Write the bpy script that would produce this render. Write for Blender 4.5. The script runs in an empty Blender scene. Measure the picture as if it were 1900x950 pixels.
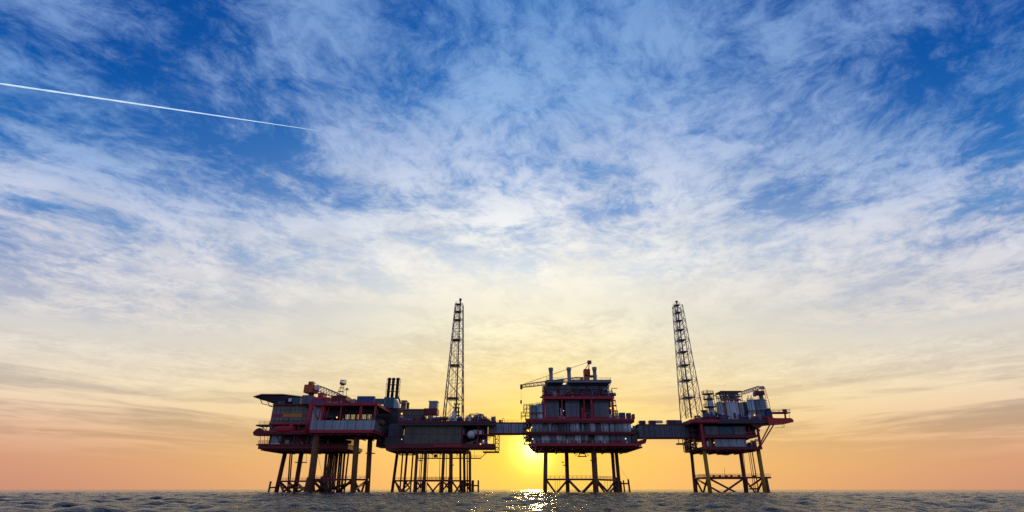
import bpy, math, random
import numpy as np
from mathutils import Vector

C = bpy.context.scene
COL = C.collection
R = math.radians
rnd = random.Random(7)

# ------------------------------------------------------------------ camera
PITCH, F, CAMH = 24.4, 955.0, 1.7           # pitch, focal length in photo pixels (1900 wide), eye height
cam = bpy.data.cameras.new('camera'); camo = bpy.data.objects.new('camera', cam); COL.objects.link(camo)
cam.sensor_width = 36.0; cam.lens = 36.0 * F / 1900.0
cam.clip_start = 0.1; cam.clip_end = 120000
camo.location = (0, 0, CAMH); camo.rotation_euler = (R(90 + PITCH), 0, 0)
C.camera = camo

# ------------------------------------------------------------------ render look
C.render.engine = 'CYCLES'
C.view_settings.view_transform = 'Standard'; C.view_settings.look = 'None'
C.view_settings.exposure = 0; C.view_settings.gamma = 1
C.view_settings.use_curve_mapping = False
C.cycles.use_denoising = False
C.cycles.max_bounces = 5; C.cycles.diffuse_bounces = 3; C.cycles.glossy_bounces = 3
C.cycles.sample_clamp_indirect = 4

SUN_EL, SUN_AZ = 3.95, 2.2                     # degrees above the horizon, degrees right of +Y

def lin(c):
    return tuple((x/255/12.92 if x/255 <= .04045 else ((x/255+.055)/1.055)**2.4) for x in c)

# ------------------------------------------------------------------ world
class G:
    """tiny wrapper that wires shader maths"""
    def __init__(s, nt): s.nt = nt; s.n = nt.nodes; s.l = nt.links
    def put(s, sock, v):
        if hasattr(v, 'is_output'): s.l.new(v, sock)
        elif v is not None: sock.default_value = v
    def m(s, op, a, b=None, c=None, clamp=False):
        q = s.n.new('ShaderNodeMath'); q.operation = op; q.use_clamp = clamp
        for i, v in enumerate((a, b, c)):
            if v is not None: s.put(q.inputs[i], v)
        return q.outputs[0]
    def vm(s, op, a, b=None):
        q = s.n.new('ShaderNodeVectorMath'); q.operation = op
        s.put(q.inputs[0], a)
        if b is not None: s.put(q.inputs[1], b)
        return q.outputs['Value'] if op in ('DOT_PRODUCT', 'LENGTH') else q.outputs['Vector']
    def xyz(s, x, y, z):
        q = s.n.new('ShaderNodeCombineXYZ')
        for i, v in enumerate((x, y, z)): s.put(q.inputs[i], v)
        return q.outputs[0]
    def sep(s, v):
        q = s.n.new('ShaderNodeSeparateXYZ'); s.put(q.inputs[0], v); return q.outputs
    def ramp(s, f, pts, interp='LINEAR'):
        q = s.n.new('ShaderNodeValToRGB'); q.color_ramp.interpolation = interp
        e = q.color_ramp.elements
        while len(e) < len(pts): e.new(0.5)
        for k, (p, c) in enumerate(pts):
            e[k].position = p; e[k].color = tuple(c) + (1,)
        s.put(q.inputs[0], f); return q.outputs[0]
    def mix(s, f, a, b, mode='MIX'):
        q = s.n.new('ShaderNodeMix'); q.data_type = 'RGBA'; q.blend_type = mode
        s.put(q.inputs[0], f); s.put(q.inputs[6], a if hasattr(a, 'is_output') else tuple(a)+(1,))
        s.put(q.inputs[7], b if hasattr(b, 'is_output') else tuple(b)+(1,)); return q.outputs[2]
    def sm(s, v, a, b):
        q = s.n.new('ShaderNodeMapRange'); q.interpolation_type = 'SMOOTHSTEP'
        s.put(q.inputs[0], v); s.put(q.inputs[1], a); s.put(q.inputs[2], b); return q.outputs[0]
    def noise(s, v, scale, detail=6, rough=.6, dist=0.0, lac=2.0):
        q = s.n.new('ShaderNodeTexNoise'); s.put(q.inputs['Vector'], v)
        q.inputs['Scale'].default_value = scale; q.inputs['Detail'].default_value = detail
        q.inputs['Roughness'].default_value = rough; q.inputs['Distortion'].default_value = dist
        q.inputs['Lacunarity'].default_value = lac
        return q.outputs[0]

cp, sp_ = math.cos(R(PITCH)), math.sin(R(PITCH))
def ray(u, v):
    a = (475 - v) / F
    return ((u - 950) / F, cp - a*sp_, sp_ + a*cp)

wd = bpy.data.worlds.new('World'); C.world = wd; wd.use_nodes = True
nt = wd.node_tree; nt.nodes.clear(); g = G(nt)
out = nt.nodes.new('ShaderNodeOutputWorld'); bg = nt.nodes.new('ShaderNodeBackground')
nt.links.new(bg.outputs[0], out.inputs[0])
bg.inputs[1].default_value = 0.1
sky = nt.nodes.new('ShaderNodeTexSky'); sky.sky_type = 'NISHITA'; sky.sun_disc = False
sky.sun_elevation = R(SUN_EL); sky.sun_rotation = R(SUN_AZ)
sky.air_density = 1.2; sky.dust_density = 2.0; sky.ozone_density = 3.0
tc = nt.nodes.new('ShaderNodeTexCoord'); D = tc.outputs['Generated']
x, y, z = g.sep(D)
zc = g.m('MAXIMUM', z, 0.0)
hor = g.m('SQRT', g.m('ADD', g.m('MULTIPLY', x, x), g.m('ADD', g.m('MULTIPLY', y, y), 1e-5)))
sx, sy = math.sin(R(SUN_AZ)), math.cos(R(SUN_AZ))
caz = g.m('DIVIDE', g.m('ADD', g.m('MULTIPLY', x, sx), g.m('MULTIPLY', y, sy)), hor)
az = g.m('ARCCOSINE', g.m('MINIMUM', g.m('MAXIMUM', caz, -.9999), .9999))
side = g.m('POWER', g.sm(az, R(4), R(54)), 0.8)
back = g.sm(az, R(60), R(130))
S = lambda pts: [(p, lin(c)) for p, c in pts]
clear_c = g.ramp(zc, S([(0, (255,194,108)), (.052, (255,202,100)), (.135, (255,224,140)), (.203, (255,240,190)), (.291, (255,246,216)),
     (.389, (216,224,232)), (.483, (118,158,212)), (.571, (70,136,202)), (.649, (40,112,190)), (.775, (8,86,168)), (1, (8,56,130))]))
cloud_c = g.ramp(zc, S([(0, (250,190,100)), (.1, (243,198,120)), (.203, (236,212,162)), (.27, (226,218,192)), (.31, (244,236,212)), (.389, (255,250,236)),
     (.483, (238,240,243)), (.571, (192,206,234)), (.649, (148,182,226)), (.775, (108,154,212)), (1, (120,150,205))]))
clear_s = g.ramp(zc, S([(0, (200,140,120)), (.038, (212,152,126)), (.085, (230,188,160)), (.139, (246,226,198)), (.194, (232,224,212)), (.242, (178,184,204)),
     (.31, (118,146,196)), (.375, (72,132,196)), (.439, (30,108,184)), (.498, (10,92,172)), (.579, (2,78,160)), (1, (6,50,125))]))
cloud_s = g.ramp(zc, S([(0, (192,136,108)), (.06, (190,146,118)), (.1, (184,160,142)), (.139, (190,178,166)), (.194, (206,201,196)), (.242, (232,226,220)), (.31, (218,218,228)),
     (.375, (208,213,231)), (.439, (150,178,222)), (.5, (112,156,212)), (.579, (124,160,214)), (1, (100,130,190))]))
clear_b = g.ramp(zc, S([(0, (142,132,148)), (.1, (144,142,164)), (.25, (126,142,180)), (.5, (84,112,172)), (1, (20,60,135))]))
cloud_b = g.ramp(zc, S([(0, (142,132,148)), (.25, (160,166,184)), (.5, (150,160,196)), (1, (110,135,190))]))
# cirrus sheet: directions dropped on a flat layer overhead, drawn out towards the sun
zz = g.m('ADD', zc, 0.09)
px_, py_ = g.m('DIVIDE', x, zz), g.m('DIVIDE', y, zz)
P = g.xyz(px_, py_, 0.0)
wv = g.noise(P, 1.4, 4, .55)
warp = g.vm('SCALE', g.xyz(g.m('SUBTRACT', wv, .5), g.m('SUBTRACT', g.noise(g.vm('ADD', P, (7.3, 2.1, 0)), 1.6, 4, .55), .5), 0.0))
warp.node.inputs['Scale'].default_value = 0.38
Pw = g.vm('ADD', P, warp)
def turned(v, deg, kx, ky, zo):
    wx, wy, _z = g.sep(v); c, s_ = math.cos(R(deg)), math.sin(R(deg))
    return g.xyz(g.m('ADD', g.m('MULTIPLY', wx, c*kx), g.m('MULTIPLY', wy, -s_*kx)), g.m('ADD', g.m('MULTIPLY', wx, s_*ky), g.m('MULTIPLY', wy, c*ky)), zo)
big = g.noise(turned(Pw, 10, 1.0, .8, 3.0), 1.5, 4, .55)
mid = g.noise(turned(Pw, 28, 1.0, 1.0, 1.0), 5.2, 9, .62, .05)
fine = g.noise(turned(Pw, 34, 1.15, 1.0, 9.0), 17.0, 9, .72, .05)
rib = g.noise(turned(Pw, 38, 2.2, .8, 5.0), 4.6, 7, .6, .1)
ridge = g.m('ABSOLUTE', g.m('SUBTRACT', rib, .5))
lay = g.noise(g.xyz(g.m('MULTIPLY', g.m('DIVIDE', x, hor), 1.2), g.m('MULTIPLY', z, 5.5), g.m('MULTIPLY', g.m('DIVIDE', y, hor), 1.2)), 2.4, 7, .6, .35)
layw = g.m('MULTIPLY', g.sm(zc, .16, .28), g.sm(zc, .62, .46))
cov = g.m('ADD', g.m('ADD', g.m('MULTIPLY', big, .27), g.m('MULTIPLY', mid, .38)), g.m('MULTIPLY', fine, .35))
cov = g.m('ADD', cov, g.m('MULTIPLY_ADD', ridge, -.16, .012))
cov = g.m('ADD', cov, g.m('MULTIPLY', g.m('MULTIPLY_ADD', lay, .62, -.30), layw))
# where that evening's sheet was thin (-) and thick (+): (photo u, v, size in degrees, weight)
patches = [(430,60,6,-.08), (330,30,4,-.05), (250,120,5,-.05), (300,185,5,-.05), (160,230,5,-.05), (470,170,6,-.06), (400,270,4,-.04), (500,240,3,-.04), (740,170,4,-.05), (1400,40,5,-.05), (1350,170,4,-.02), (1560,190,4,-.04), (1720,230,6,-.06), (1050,535,5,.10), (850,540,5,.05), (1300,520,5,.05), (520,315,3,-.11), (430,330,2.5,-.05), (800,45,5,-.10), (690,130,3,-.03), (1790,90,9,-.12), (1640,150,5,-.06), (1500,60,4,-.03),
           (1230,252,2,-.06), (1290,250,2,-.05), (1470,382,1.3,-.10), (1410,384,1.3,-.07), (1530,378,1.3,-.06), (240,432,1.5,-.09), (290,440,1.3,-.07), (860,325,2.0,-.06), (680,325,2.2,-.05),
           (60,60,5,.10), (130,130,2,.05), (560,15,5,.07), (130,350,5,.05), (420,385,4,.06), (640,270,4,.08), (760,280,3,.07), (900,300,4,.05), (1010,110,7,.06), (1190,120,5,.07),
           (1250,330,5,.06), (1460,55,2,.10), (1460,100,2,.08), (1640,5,3,.10), (1590,90,2.5,.06), (1560,300,5,.06), (60,420,5,.05), (1050,230,4,.05), (1600,225,3,.05)]
for (u, v, s, w) in patches:
    d = Vector(ray(u, v)).normalized()
    k = 1.0 / (R(s) ** 2)
    dt = g.vm('DOT_PRODUCT', D, tuple(d))
    e = g.m('EXPONENT', g.m('MULTIPLY_ADD', dt, 2*k, -2*k))
    cov = g.m('MULTIPLY_ADD', e, w*.58, cov)
mask = g.sm(cov, .38, .63)
# low bands of stratus near the horizon
band = g.noise(g.xyz(g.m('MULTIPLY', px_, .42), g.m('MULTIPLY', z, 20.0), 4.0), 1.5, 6, .58, .5)
band2 = g.noise(g.xyz(g.m('MULTIPLY', px_, 1.3), g.m('MULTIPLY', z, 46.0), 2.0), 1.1, 7, .62, .6)
bandm = g.m('MULTIPLY', g.sm(g.m('ADD', g.m('MULTIPLY', band, .65), g.m('MULTIPLY', band2, .35)), .44, .58), g.sm(zc, .02, .09))
lowf = g.sm(zc, .22, .10)
mask = g.m('ADD', g.m('MULTIPLY', mask, g.m('SUBTRACT', 1.0, lowf)), g.m('MULTIPLY', bandm, lowf), clamp=True)
clear = g.mix(back, g.mix(side, clear_c, clear_s), clear_b)
cloud = g.mix(back, g.mix(side, cloud_c, cloud_s), cloud_b)
shade = g.sm(g.noise(turned(Pw, 15, 1.3, 1.0, 21.0), 3.8, 7, .62, .2), .38, .66)
dim = g.m('MULTIPLY_ADD', g.m('MULTIPLY', shade, g.m('MULTIPLY', g.sm(zc, .75, .45), g.sm(zc, .16, .34))), -.14, 1.0)
cloud = g.mix(1.0, cloud, g.xyz(dim, g.m('MULTIPLY_ADD', dim, .93, .07), g.m('MULTIPLY_ADD', dim, .80, .20)), 'MULTIPLY')
skycol = g.mix(mask, clear, cloud)
# glow of the sun
sd = Vector((sx*math.cos(R(SUN_EL)), sy*math.cos(R(SUN_EL)), math.sin(R(SUN_EL))))
sdot = g.m('MINIMUM', g.vm('DOT_PRODUCT', D, tuple(sd)), 1.0)
sang = g.m('ARCCOSINE', sdot)
def halo(deg, amp, col, p=1.0):
    e = g.m('EXPONENT', g.m('MULTIPLY', g.m('POWER', g.m('DIVIDE', sang, R(deg)), p), -1.0))
    q = nt.nodes.new('ShaderNodeVectorMath'); q.operation = 'SCALE'
    q.inputs[0].default_value = col; g.l.new(g.m('MULTIPLY', e, amp), q.inputs['Scale']); return q.outputs[0]
# close to the sun the air burns yellow: blue is swallowed
sat = g.m('EXPONENT', g.m('MULTIPLY', g.m('POWER', g.m('DIVIDE', sang, R(4.4)), 1.1), -1.0))
skycol = g.mix(g.m('MULTIPLY', sat, .97), skycol, (1.0, .68, .003))
skycol = g.vm('ADD', skycol, halo(7, .09, (1, .72, .12)))
skycol = g.vm('ADD', skycol, halo(.72, 9.0, (1, .80, .18), 1.0))
lowdark = g.sm(z, -.02, 0.0)
# physical sky underneath, graded sky and cloud over it
col10 = nt.nodes.new('ShaderNodeVectorMath'); col10.operation = 'SCALE'; g.l.new(skycol, col10.inputs[0]); col10.inputs['Scale'].default_value = 10.4
final = g.mix(.96, sky.outputs[0], col10.outputs[0])
g.l.new(final, bg.inputs[0])

# ------------------------------------------------------------------ sun
sl = bpy.data.lights.new('sun', 'SUN'); sl.energy = 1.2; sl.angle = R(.5); sl.color = (1, .58, .16)
so = bpy.data.objects.new('sun', sl); COL.objects.link(so)
so.rotation_euler = sd.to_track_quat('Z', 'Y').to_euler()
so.location = (60, 2000, 200)

# ------------------------------------------------------------------ materials
def mat(name, col, rough=.55, metal=0.0, var=.25, vscale=.35, seams=None, streak=0.0, emit=None, rust=0.0):
    m = bpy.data.materials.new(name); m.use_nodes = True
    n = m.node_tree; b = n.nodes['Principled BSDF']; q = G(n)
    t = n.nodes.new('ShaderNodeTexCoord').outputs['Object']
    ns = q.noise(t, vscale, 5, .6)
    k = q.m('MULTIPLY_ADD', ns, 2*var, 1 - var)
    if streak:
        a = q.sep(t); s2 = q.noise(q.xyz(q.m('MULTIPLY', a[0], 1.2), q.m('MULTIPLY', a[1], 1.2), q.m('MULTIPLY', a[2], .12)), 1.0, 4, .6)
        k = q.m('MULTIPLY', k, q.m('MULTIPLY_ADD', s2, 2*streak, 1 - streak))
    base = q.mix(1.0, col, q.xyz(k, k, k), 'MULTIPLY')
    if rust:
        rs = q.noise(q.vm('ADD', t, (3.1, 9.7, 1.3)), .8, 6, .7)
        base = q.mix(q.m('MULTIPLY', q.sm(rs, .52, .68), rust), base, (.11, .04, .018))
    if seams:
        sx_, sz_, wd_ = seams
        a = q.sep(t)
        def line(v, p):
            f = q.m('FRACT', q.m('DIVIDE', v, p))
            return q.m('LESS_THAN', q.m('ABSOLUTE', q.m('SUBTRACT', f, .5)), wd_/p)
        ln = line(q.m('ADD', a[0], a[1]), sx_)
        if sz_: ln = q.m('MAXIMUM', ln, line(a[2], sz_))
        # every panel between two seams has weathered to its own shade
        cell = q.xyz(q.m('FLOOR', q.m('ADD', q.m('DIVIDE', q.m('ADD', a[0], a[1]), sx_), 0.0)), q.m('FLOOR', q.m('DIVIDE', a[2], sz_ or 50.)), 0.0)
        wn = n.nodes.new('ShaderNodeTexWhiteNoise'); wn.noise_dimensions = '3D'; n.links.new(cell, wn.inputs['Vector'])
        kk = q.m('MULTIPLY_ADD', wn.outputs['Value'], .36, .8)
        base = q.mix(1.0, base, q.xyz(kk, kk, kk), 'MULTIPLY')
        base = q.mix(q.m('MULTIPLY', ln, .75), base, (.02, .02, .022))
    n.links.new(base, b.inputs['Base Color'])
    b.inputs['Roughness'].default_value = rough; b.inputs['Metallic'].default_value = metal
    if emit:
        b.inputs['Emission Color'].default_value = tuple(emit[:3]) + (1,); b.inputs['Emission Strength'].default_value = emit[3]
    return m

M = dict(
    red=mat('red_paint', (.50, .022, .05), .5, var=.35, streak=.25, rust=.25),
    bright_red=mat('bright_red_paint', (.62, .02, .035), .4, var=.15),
    dark_red=mat('dark_red_paint', (.20, .020, .030), .6, var=.4, rust=.4),
    orange=mat('orange_paint', (.62, .12, .03), .5, var=.15),
    amber=mat('amber_paint', (.75, .30, .02), .5, var=.1),
    magenta=mat('crimson_paint', (.48, .02, .12), .5, var=.1),
    panel=mat('grey_cladding', (.38, .45, .51), .5, var=.18, seams=(4.2, 0, .16), streak=.3),
    olive=mat('olive_cladding', (.15, .125, .10), .55, var=.2, seams=(4.6, 5.4, .16), streak=.3),
    beige=mat('beige_cladding', (.25, .21, .18), .55, var=.2, seams=(2.6, 0, .15), streak=.3),
    pale=mat('pale_cladding', (.64, .71, .78), .5, var=.3, vscale=.5, seams=(1.9, 0, .10), streak=.55, rust=.2),
    slate=mat('slate_cladding', (.15, .165, .20), .55, var=.2, seams=(3.1, 0, .12), streak=.3),
    helideck=mat('helideck_paint', (.16, .15, .24), .8, var=.25, streak=.2),
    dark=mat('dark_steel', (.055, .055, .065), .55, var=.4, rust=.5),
    under=mat('deck_underside', (.27, .045, .05), .65, var=.5, rust=.4),
    steel=mat('grey_steel', (.27, .28, .30), .45, .3, var=.3, rust=.25),
    silver=mat('silver_lagging', (.62, .64, .68), .35, .5, var=.2, streak=.25),
    white=mat('white_paint', (.75, .76, .78), .45, var=.15, streak=.15),
    blue=mat('blue_paint', (.02, .11, .36), .5, var=.2, seams=(.9, 0, .06)),
    navy=mat('navy_paint', (.03, .06, .16), .5, var=.2, seams=(.8, 0, .06)),
    teal=mat('teal_paint', (.04, .13, .19), .5, var=.3),
    leg=mat('weathered_leg_coat', (.20, .075, .03), .65, var=.45, streak=.3, rust=.5),
    leg_y=mat('yellow_leg_coat', (.46, .24, .03), .6, var=.35, streak=.3, rust=.5),
    leg_d=mat('dark_leg_coat', (.15, .05, .035), .65, var=.45, rust=.6),
    pipe=mat('pipe_paint', (.30, .20, .14), .5, .2, var=.3),
    tan=mat('tan_pipe', (.50, .36, .16), .5, .2, var=.2),
    tower=mat('tower_paint', (.46, .34, .33), .55, .1, var=.3),
    glass=mat('dark_glass', (.02, .025, .03), .1),
    lamp_w=mat('lamp_white', (.9, .9, .9), emit=(.85, .95, 1, 1.3)),
    lamp_o=mat('lamp_amber', (.9, .5, .1), emit=(1, .42, .05, 2.2)),
    boom=mat('crane_boom_paint', (.55, .40, .36), .5, var=.2),
    contrail=None)

# ------------------------------------------------------------------ geometry helpers
def at(u, v, Y):
    """point on the photograph's line of sight (u, v) at depth Y metres"""
    dx, dy, dz = ray(u, v); t = Y / dy
    return Vector((dx*t, Y, CAMH + dz*t))
def X(u, v, Y): return at(u, v, Y).x
def Z(v, Y): return at(950, v, Y).z
def pxm(v, Y): return Y / (ray(950, v)[1] * F)       # metres per photo pixel

class MB:
    def __init__(s): s.v = []; s.f = []; s.sm = []
    def add(s, vs, fs, smooth=False):
        o = len(s.v); s.v += [tuple(p) for p in vs]; s.f += [tuple(i+o for i in f) for f in fs]; s.sm += [smooth]*len(fs); return s
    def box(s, x0, x1, y0, y1, z0, z1):
        if x0 > x1: x0, x1 = x1, x0
        if y0 > y1: y0, y1 = y1, y0
        if z0 > z1: z0, z1 = z1, z0
        vs = [(a, b, c) for c in (z0, z1) for b in (y0, y1) for a in (x0, x1)]
        return s.add(vs, [(0,2,3,1), (4,5,7,6), (0,1,5,4), (2,6,7,3), (0,4,6,2), (1,3,7,5)])
    def prism(s, poly, z0, z1):
        n = len(poly)
        vs = [(p[0], p[1], z0) for p in poly] + [(p[0], p[1], z1) for p in poly]
        fs = [tuple(range(n-1, -1, -1)), tuple(range(n, 2*n))] + [(i, (i+1) % n, n+(i+1) % n, n+i) for i in range(n)]
        return s.add(vs, fs)
    def tube(s, a, b, r, n=8, r2=None):
        a, b = Vector(a), Vector(b); d = (b - a)
        if d.length < 1e-4: return s
        d.normalize(); r2 = r if r2 is None else r2
        h = Vector((0, 0, 1)) if abs(d.z) < .9 else Vector((1, 0, 0))
        e1 = d.cross(h).normalized(); e2 = d.cross(e1)
        vs = []
        for (p, q) in ((a, r), (b, r2)):
            for i in range(n):
                t = 2*math.pi*i/n; vs.append(p + e1*(q*math.cos(t)) + e2*(q*math.sin(t)))
        fs = [(i, (i+1) % n, n+(i+1) % n, n+i) for i in range(n)] + [tuple(range(n-1, -1, -1)), tuple(range(n, 2*n))]
        s.add(vs, fs, False)
        for k in range(n): s.sm[-(n+2)+k] = n > 5
        return s
    def path(s, pts, r, n=6):
        for a, b in zip(pts, pts[1:]): s.tube(a, b, r, n)
        return s
    def lathe(s, base, prof, n=20, axis='z'):
        bx, by, bz = base; vs = []
        for (r, h) in prof:
            for i in range(n):
                t = 2*math.pi*i/n; c, q = r*math.cos(t), r*math.sin(t)
                vs.append({'z': (bx+c, by+q, bz+h), 'y': (bx+c, by+h, bz+q), 'x': (bx+h, by+c, bz+q)}[axis])
        fs = []
        for k in range(len(prof)-1):
            for i in range(n): fs.append((k*n+i, k*n+(i+1) % n, (k+1)*n+(i+1) % n, (k+1)*n+i))
        fs += [tuple(range(n-1, -1, -1)), tuple(range((len(prof)-1)*n, len(prof)*n))]
        o = len(s.f); s.add(vs, fs, True); s.sm[-1] = s.sm[-2] = False
        return s
    def build(s, name, m, parent=None, label=None, kind=None):
        off = Vector((0, 0, 0)); p = parent
        while p is not None: off += p.location; p = p.parent
        me = bpy.data.meshes.new(name)
        me.from_pydata([tuple(Vector(q) - off) for q in s.v], [], s.f)
        me.polygons.foreach_set('use_smooth', s.sm); me.materials.append(M[m] if isinstance(m, str) else m); me.update()
        o = bpy.data.objects.new(name, me); COL.objects.link(o)
        if parent is not None: o.parent = parent
        if label: o['label'] = label
        if kind: o['kind'] = kind
        return o

def thing(name, label, cat, loc, group=None):
    o = bpy.data.objects.new(name, None); COL.objects.link(o); o.location = loc; o.empty_display_size = .5
    o['label'] = label; o['category'] = cat
    if group: o['group'] = group
    return o

def bx(root, name, m, u0, u1, vt, vb, Y0, Y1, vref=None, label=None):
    """box whose front face spans photo columns u0..u1 and rows vt..vb at depth Y0"""
    vr = vref or (vt + vb)/2
    return MB().box(X(u0, vr, Y0), X(u1, vr, Y0), Y0, Y1, Z(vt, Y0), Z(vb, Y0)).build(name, m, root, label)

def rail(mb, pts, h=1.3, r=.06, closed=False, step=2.6):
    pts = [Vector(p) for p in pts]
    if closed: pts = pts + [pts[0]]
    for a, b in zip(pts, pts[1:]):
        for k in (.5, 1.0): mb.tube(a + Vector((0, 0, h*k)), b + Vector((0, 0, h*k)), r, 4)
        n = max(1, int((b-a).length/step))
        for i in range(n+1):
            p = a.lerp(b, i/n); mb.tube(p, p + Vector((0, 0, h)), r, 4)
    return mb

def leg(root, ut, vt, ub, Y, w, m='leg_d', vb=912.5, up=.8, name='leg', n=16):
    a, b = at(ut, vt, Y), at(ub, vb, Y)
    r = w*1.3*pxm((vt+vb)/2, Y)/2
    d = (a - b); top = a + d*(up/d.z); bot = b - d*((b.z + 6)/d.z)
    return MB().tube(bot, top, r, n).build(name, m, root)

def bar(root, a, b, w, m='leg_d', name='brace', n=8):
    """round bar between two surveyed points (u, v, Y), w pixels thick"""
    p, q = at(*a), at(*b)
    if name == 'brace':                       # the lower ends run on under water
        if q.z < 2.0 and p.z - q.z > 1: q = q + (q-p).normalized()*(4.0*(q-p).length/(p.z-q.z))
        elif p.z < 2.0 and q.z - p.z > 1: p = p + (p-q).normalized()*(4.0*(q-p).length/(q.z-p.z))
    return MB().tube(p, q, w*(1.4 if name == 'brace' else 1)*pxm(a[1], (a[2]+b[2])/2)/2, n).build(name, m, root)

def lamp(root, u, v, Y, s, m, parent_name='floodlight'):
    p = at(u, v, Y); r = s*pxm(v, Y)/2
    prof = [(r*math.cos(t), r*math.sin(t)) for t in [R(a) for a in (-80, -50, -20, 10, 40, 70, 85)]]
    return MB().lathe(p, prof, 10).build(parent_name, m, root)

def clutter(root, x0, x1, y0, y1, z, n, hmax, seed, mats=('steel', 'dark', 'pipe', 'red', 'silver', 'slate')):
    """the small plant that crowds every deck, each piece its own part"""
    q = random.Random(seed)
    for i in range(n):
        cx, cy = q.uniform(x0, x1), q.uniform(y0, y1); h = hmax*q.uniform(.35, 1.0); m = q.choice(mats)
        k = q.random()
        if k < .28:
            w, d = q.uniform(.8, 2.4), q.uniform(.8, 2.0)
            b = MB().box(cx-w/2, cx+w/2, cy-d/2, cy+d/2, z, z+h*.75)
            b.box(cx-w/2-.12, cx+w/2+.12, cy-d/2-.12, cy+d/2+.12, z+h*.75, z+h*.8)
            b.build('equipment_cabinet', m, root)
        elif k < .5:
            r = q.uniform(.4, .9)
            MB().lathe((cx, cy, z), [(r*.9, 0), (r, .15), (r, h-.5*r), (r*.8, h-.2*r), (r*.35, h), (.15, h+.05), (.15, h+.6)], 12).build('process_vessel', m, root)
        elif k < .72:
            r = q.uniform(.12, .26); L = q.uniform(2, 6)
            MB().path([(cx, cy, z), (cx, cy, z+h), (cx+L*.6, cy, z+h), (cx+L*.6, cy+q.uniform(0, 3), z+h), (cx+L*.6, cy, z)][:q.choice((3, 3, 5))], r).build('pipe', m, root)
        elif k < .88:
            r = q.uniform(.5, 1.0); L = q.uniform(2.5, 5)
            MB().lathe((cx-L/2, cy, z+r+.5), [(r*.3, -.3), (r*.8, -.1), (r, .2), (r, L-.2), (r*.8, L+.1), (r*.3, L+.3)], 12, 'x').build('horizontal_drum', m, root)
        else:
            b = MB(); w = q.uniform(1.2, 2.6)
            for a in (-1, 1):
                for c in (-1, 1): b.tube((cx+a*w/2, cy+c*w/2, z), (cx+a*w/2, cy+c*w/2, z+h), .1, 4)
            b.box(cx-w/2-.2, cx+w/2+.2, cy-w/2-.2, cy+w/2+.2, z+h*.55, z+h*.62)
            b.tube((cx-w/2, cy-w/2, z), (cx+w/2, cy-w/2, z+h*.55), .08, 4)
            rail(b, [(cx-w/2, cy-w/2, z+h*.62), (cx+w/2, cy-w/2, z+h*.62), (cx+w/2, cy+w/2, z+h*.62), (cx-w/2, cy+w/2, z+h*.62)], closed=True)
            b.build('access_scaffold', 'dark', root)

def walkway(root, pts, z, w=2.2, m='dark_red', th=.9, name='walkway'):
    """beam-and-grating walkway along plan points, with its handrail as a sub-part"""
    b = MB(); r = MB()
    for (a, c) in zip(pts, pts[1:]):
        a, c = Vector((a[0], a[1], 0)), Vector((c[0], c[1], 0)); d = (c-a).normalized(); nrm = Vector((-d.y, d.x, 0))*(w/2)
        b.prism([tuple((a+nrm)[:2]), tuple((a-nrm)[:2]), tuple((c-nrm)[:2]), tuple((c+nrm)[:2])], z-th, z)
        for s in (1, -1):
            rail(r, [(a+nrm*s) + Vector((0, 0, z)), (c+nrm*s) + Vector((0, 0, z))], 1.3, .05, step=2.2)
    o = b.build(name, m, root); r.build('handrail', 'red', o)
    return o

def clean_poly(pts):
    return [(p[0], p[1]) for p in pts]

def container(label, m, u0, u1, vt, vb, Y, depth=2.6, group=None, cat='container'):
    x0, x1, z0, z1 = X(u0, vb, Y), X(u1, vb, Y), Z(vb, Y), Z(vt, Y)
    t = thing('shipping_container', label, cat, ((x0+x1)/2, Y+depth/2, z0), group)
    b = MB(); n = max(6, int((x1-x0)/.35)); e = .07
    poly = []
    for i in range(n+1):
        xx = x0+.12 + (x1-x0-.24)*i/n; poly.append((xx, Y + (e if i % 2 else e*2.2)))
    poly += [(x1-.12, Y+depth-e), (x0+.12, Y+depth-e)]
    b.prism(poly, z0+.15, z1-.12); b.build('body', m, t)
    f = MB()
    for xx in (x0, x1-.14):
        for yy in (Y, Y+depth-.14): f.box(xx, xx+.14, yy, yy+.14, z0, z1)
    for zz in (z0, z1-.14):
        for yy in (Y, Y+depth-.14): f.box(x0+.14, x1-.14, yy, yy+.14, zz, zz+.14)
        for xx in (x0, x1-.14): f.box(xx, xx+.14, Y+.14, Y+depth-.14, zz, zz+.14)
    f.build('corner_frame', m, t)
    MB().box(x0+.14, x1-.14, Y+.14, Y+depth-.14, z1-.10, z1-.03).build('roof', m, t)
    return t

def tank(label, cx, cy, z0, r, h, m='silver', group=None, name='storage_tank', cat='tank', dome=.25):
    t = thing(name, label, cat, (cx, cy, z0), group)
    MB().lathe((cx, cy, z0), [(r*1.04, 0), (r*1.04, .25), (r, .26), (r, h*.5), (r*1.015, h*.5+.02), (r*1.015, h*.5+.3), (r, h*.5+.32), (r, h)], 24).build('shell', m, t)
    MB().lathe((cx, cy, z0+h+.002), [(r*1.03, 0), (r*1.03, .18), (r*.9, .18+dome*r*.4), (r*.5, .18+dome*r*.85), (.25, .18+dome*r)], 24).build('roof', m, t)
    b = MB()
    rail(b, [(cx+r*.95*math.cos(a), cy+r*.95*math.sin(a), z0+h+.1) for a in [2*math.pi*i/10 for i in range(10)]], 1.2, .05, closed=True, step=3)
    b.build('guard_rail', 'dark', t)
    b = MB()
    for s in (-.3, .3): b.tube((cx+s-r*.4, cy-r-.1, z0), (cx+s-r*.4, cy-r-.1, z0+h+1.2), .05, 4)
    for i in range(int(h/.6)): b.tube((cx-.3-r*.4, cy-r-.1, z0+.4+.6*i), (cx+.3-r*.4, cy-r-.1, z0+.4+.6*i), .04, 4)
    b.build('ladder', 'dark', t)
    return t

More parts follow.
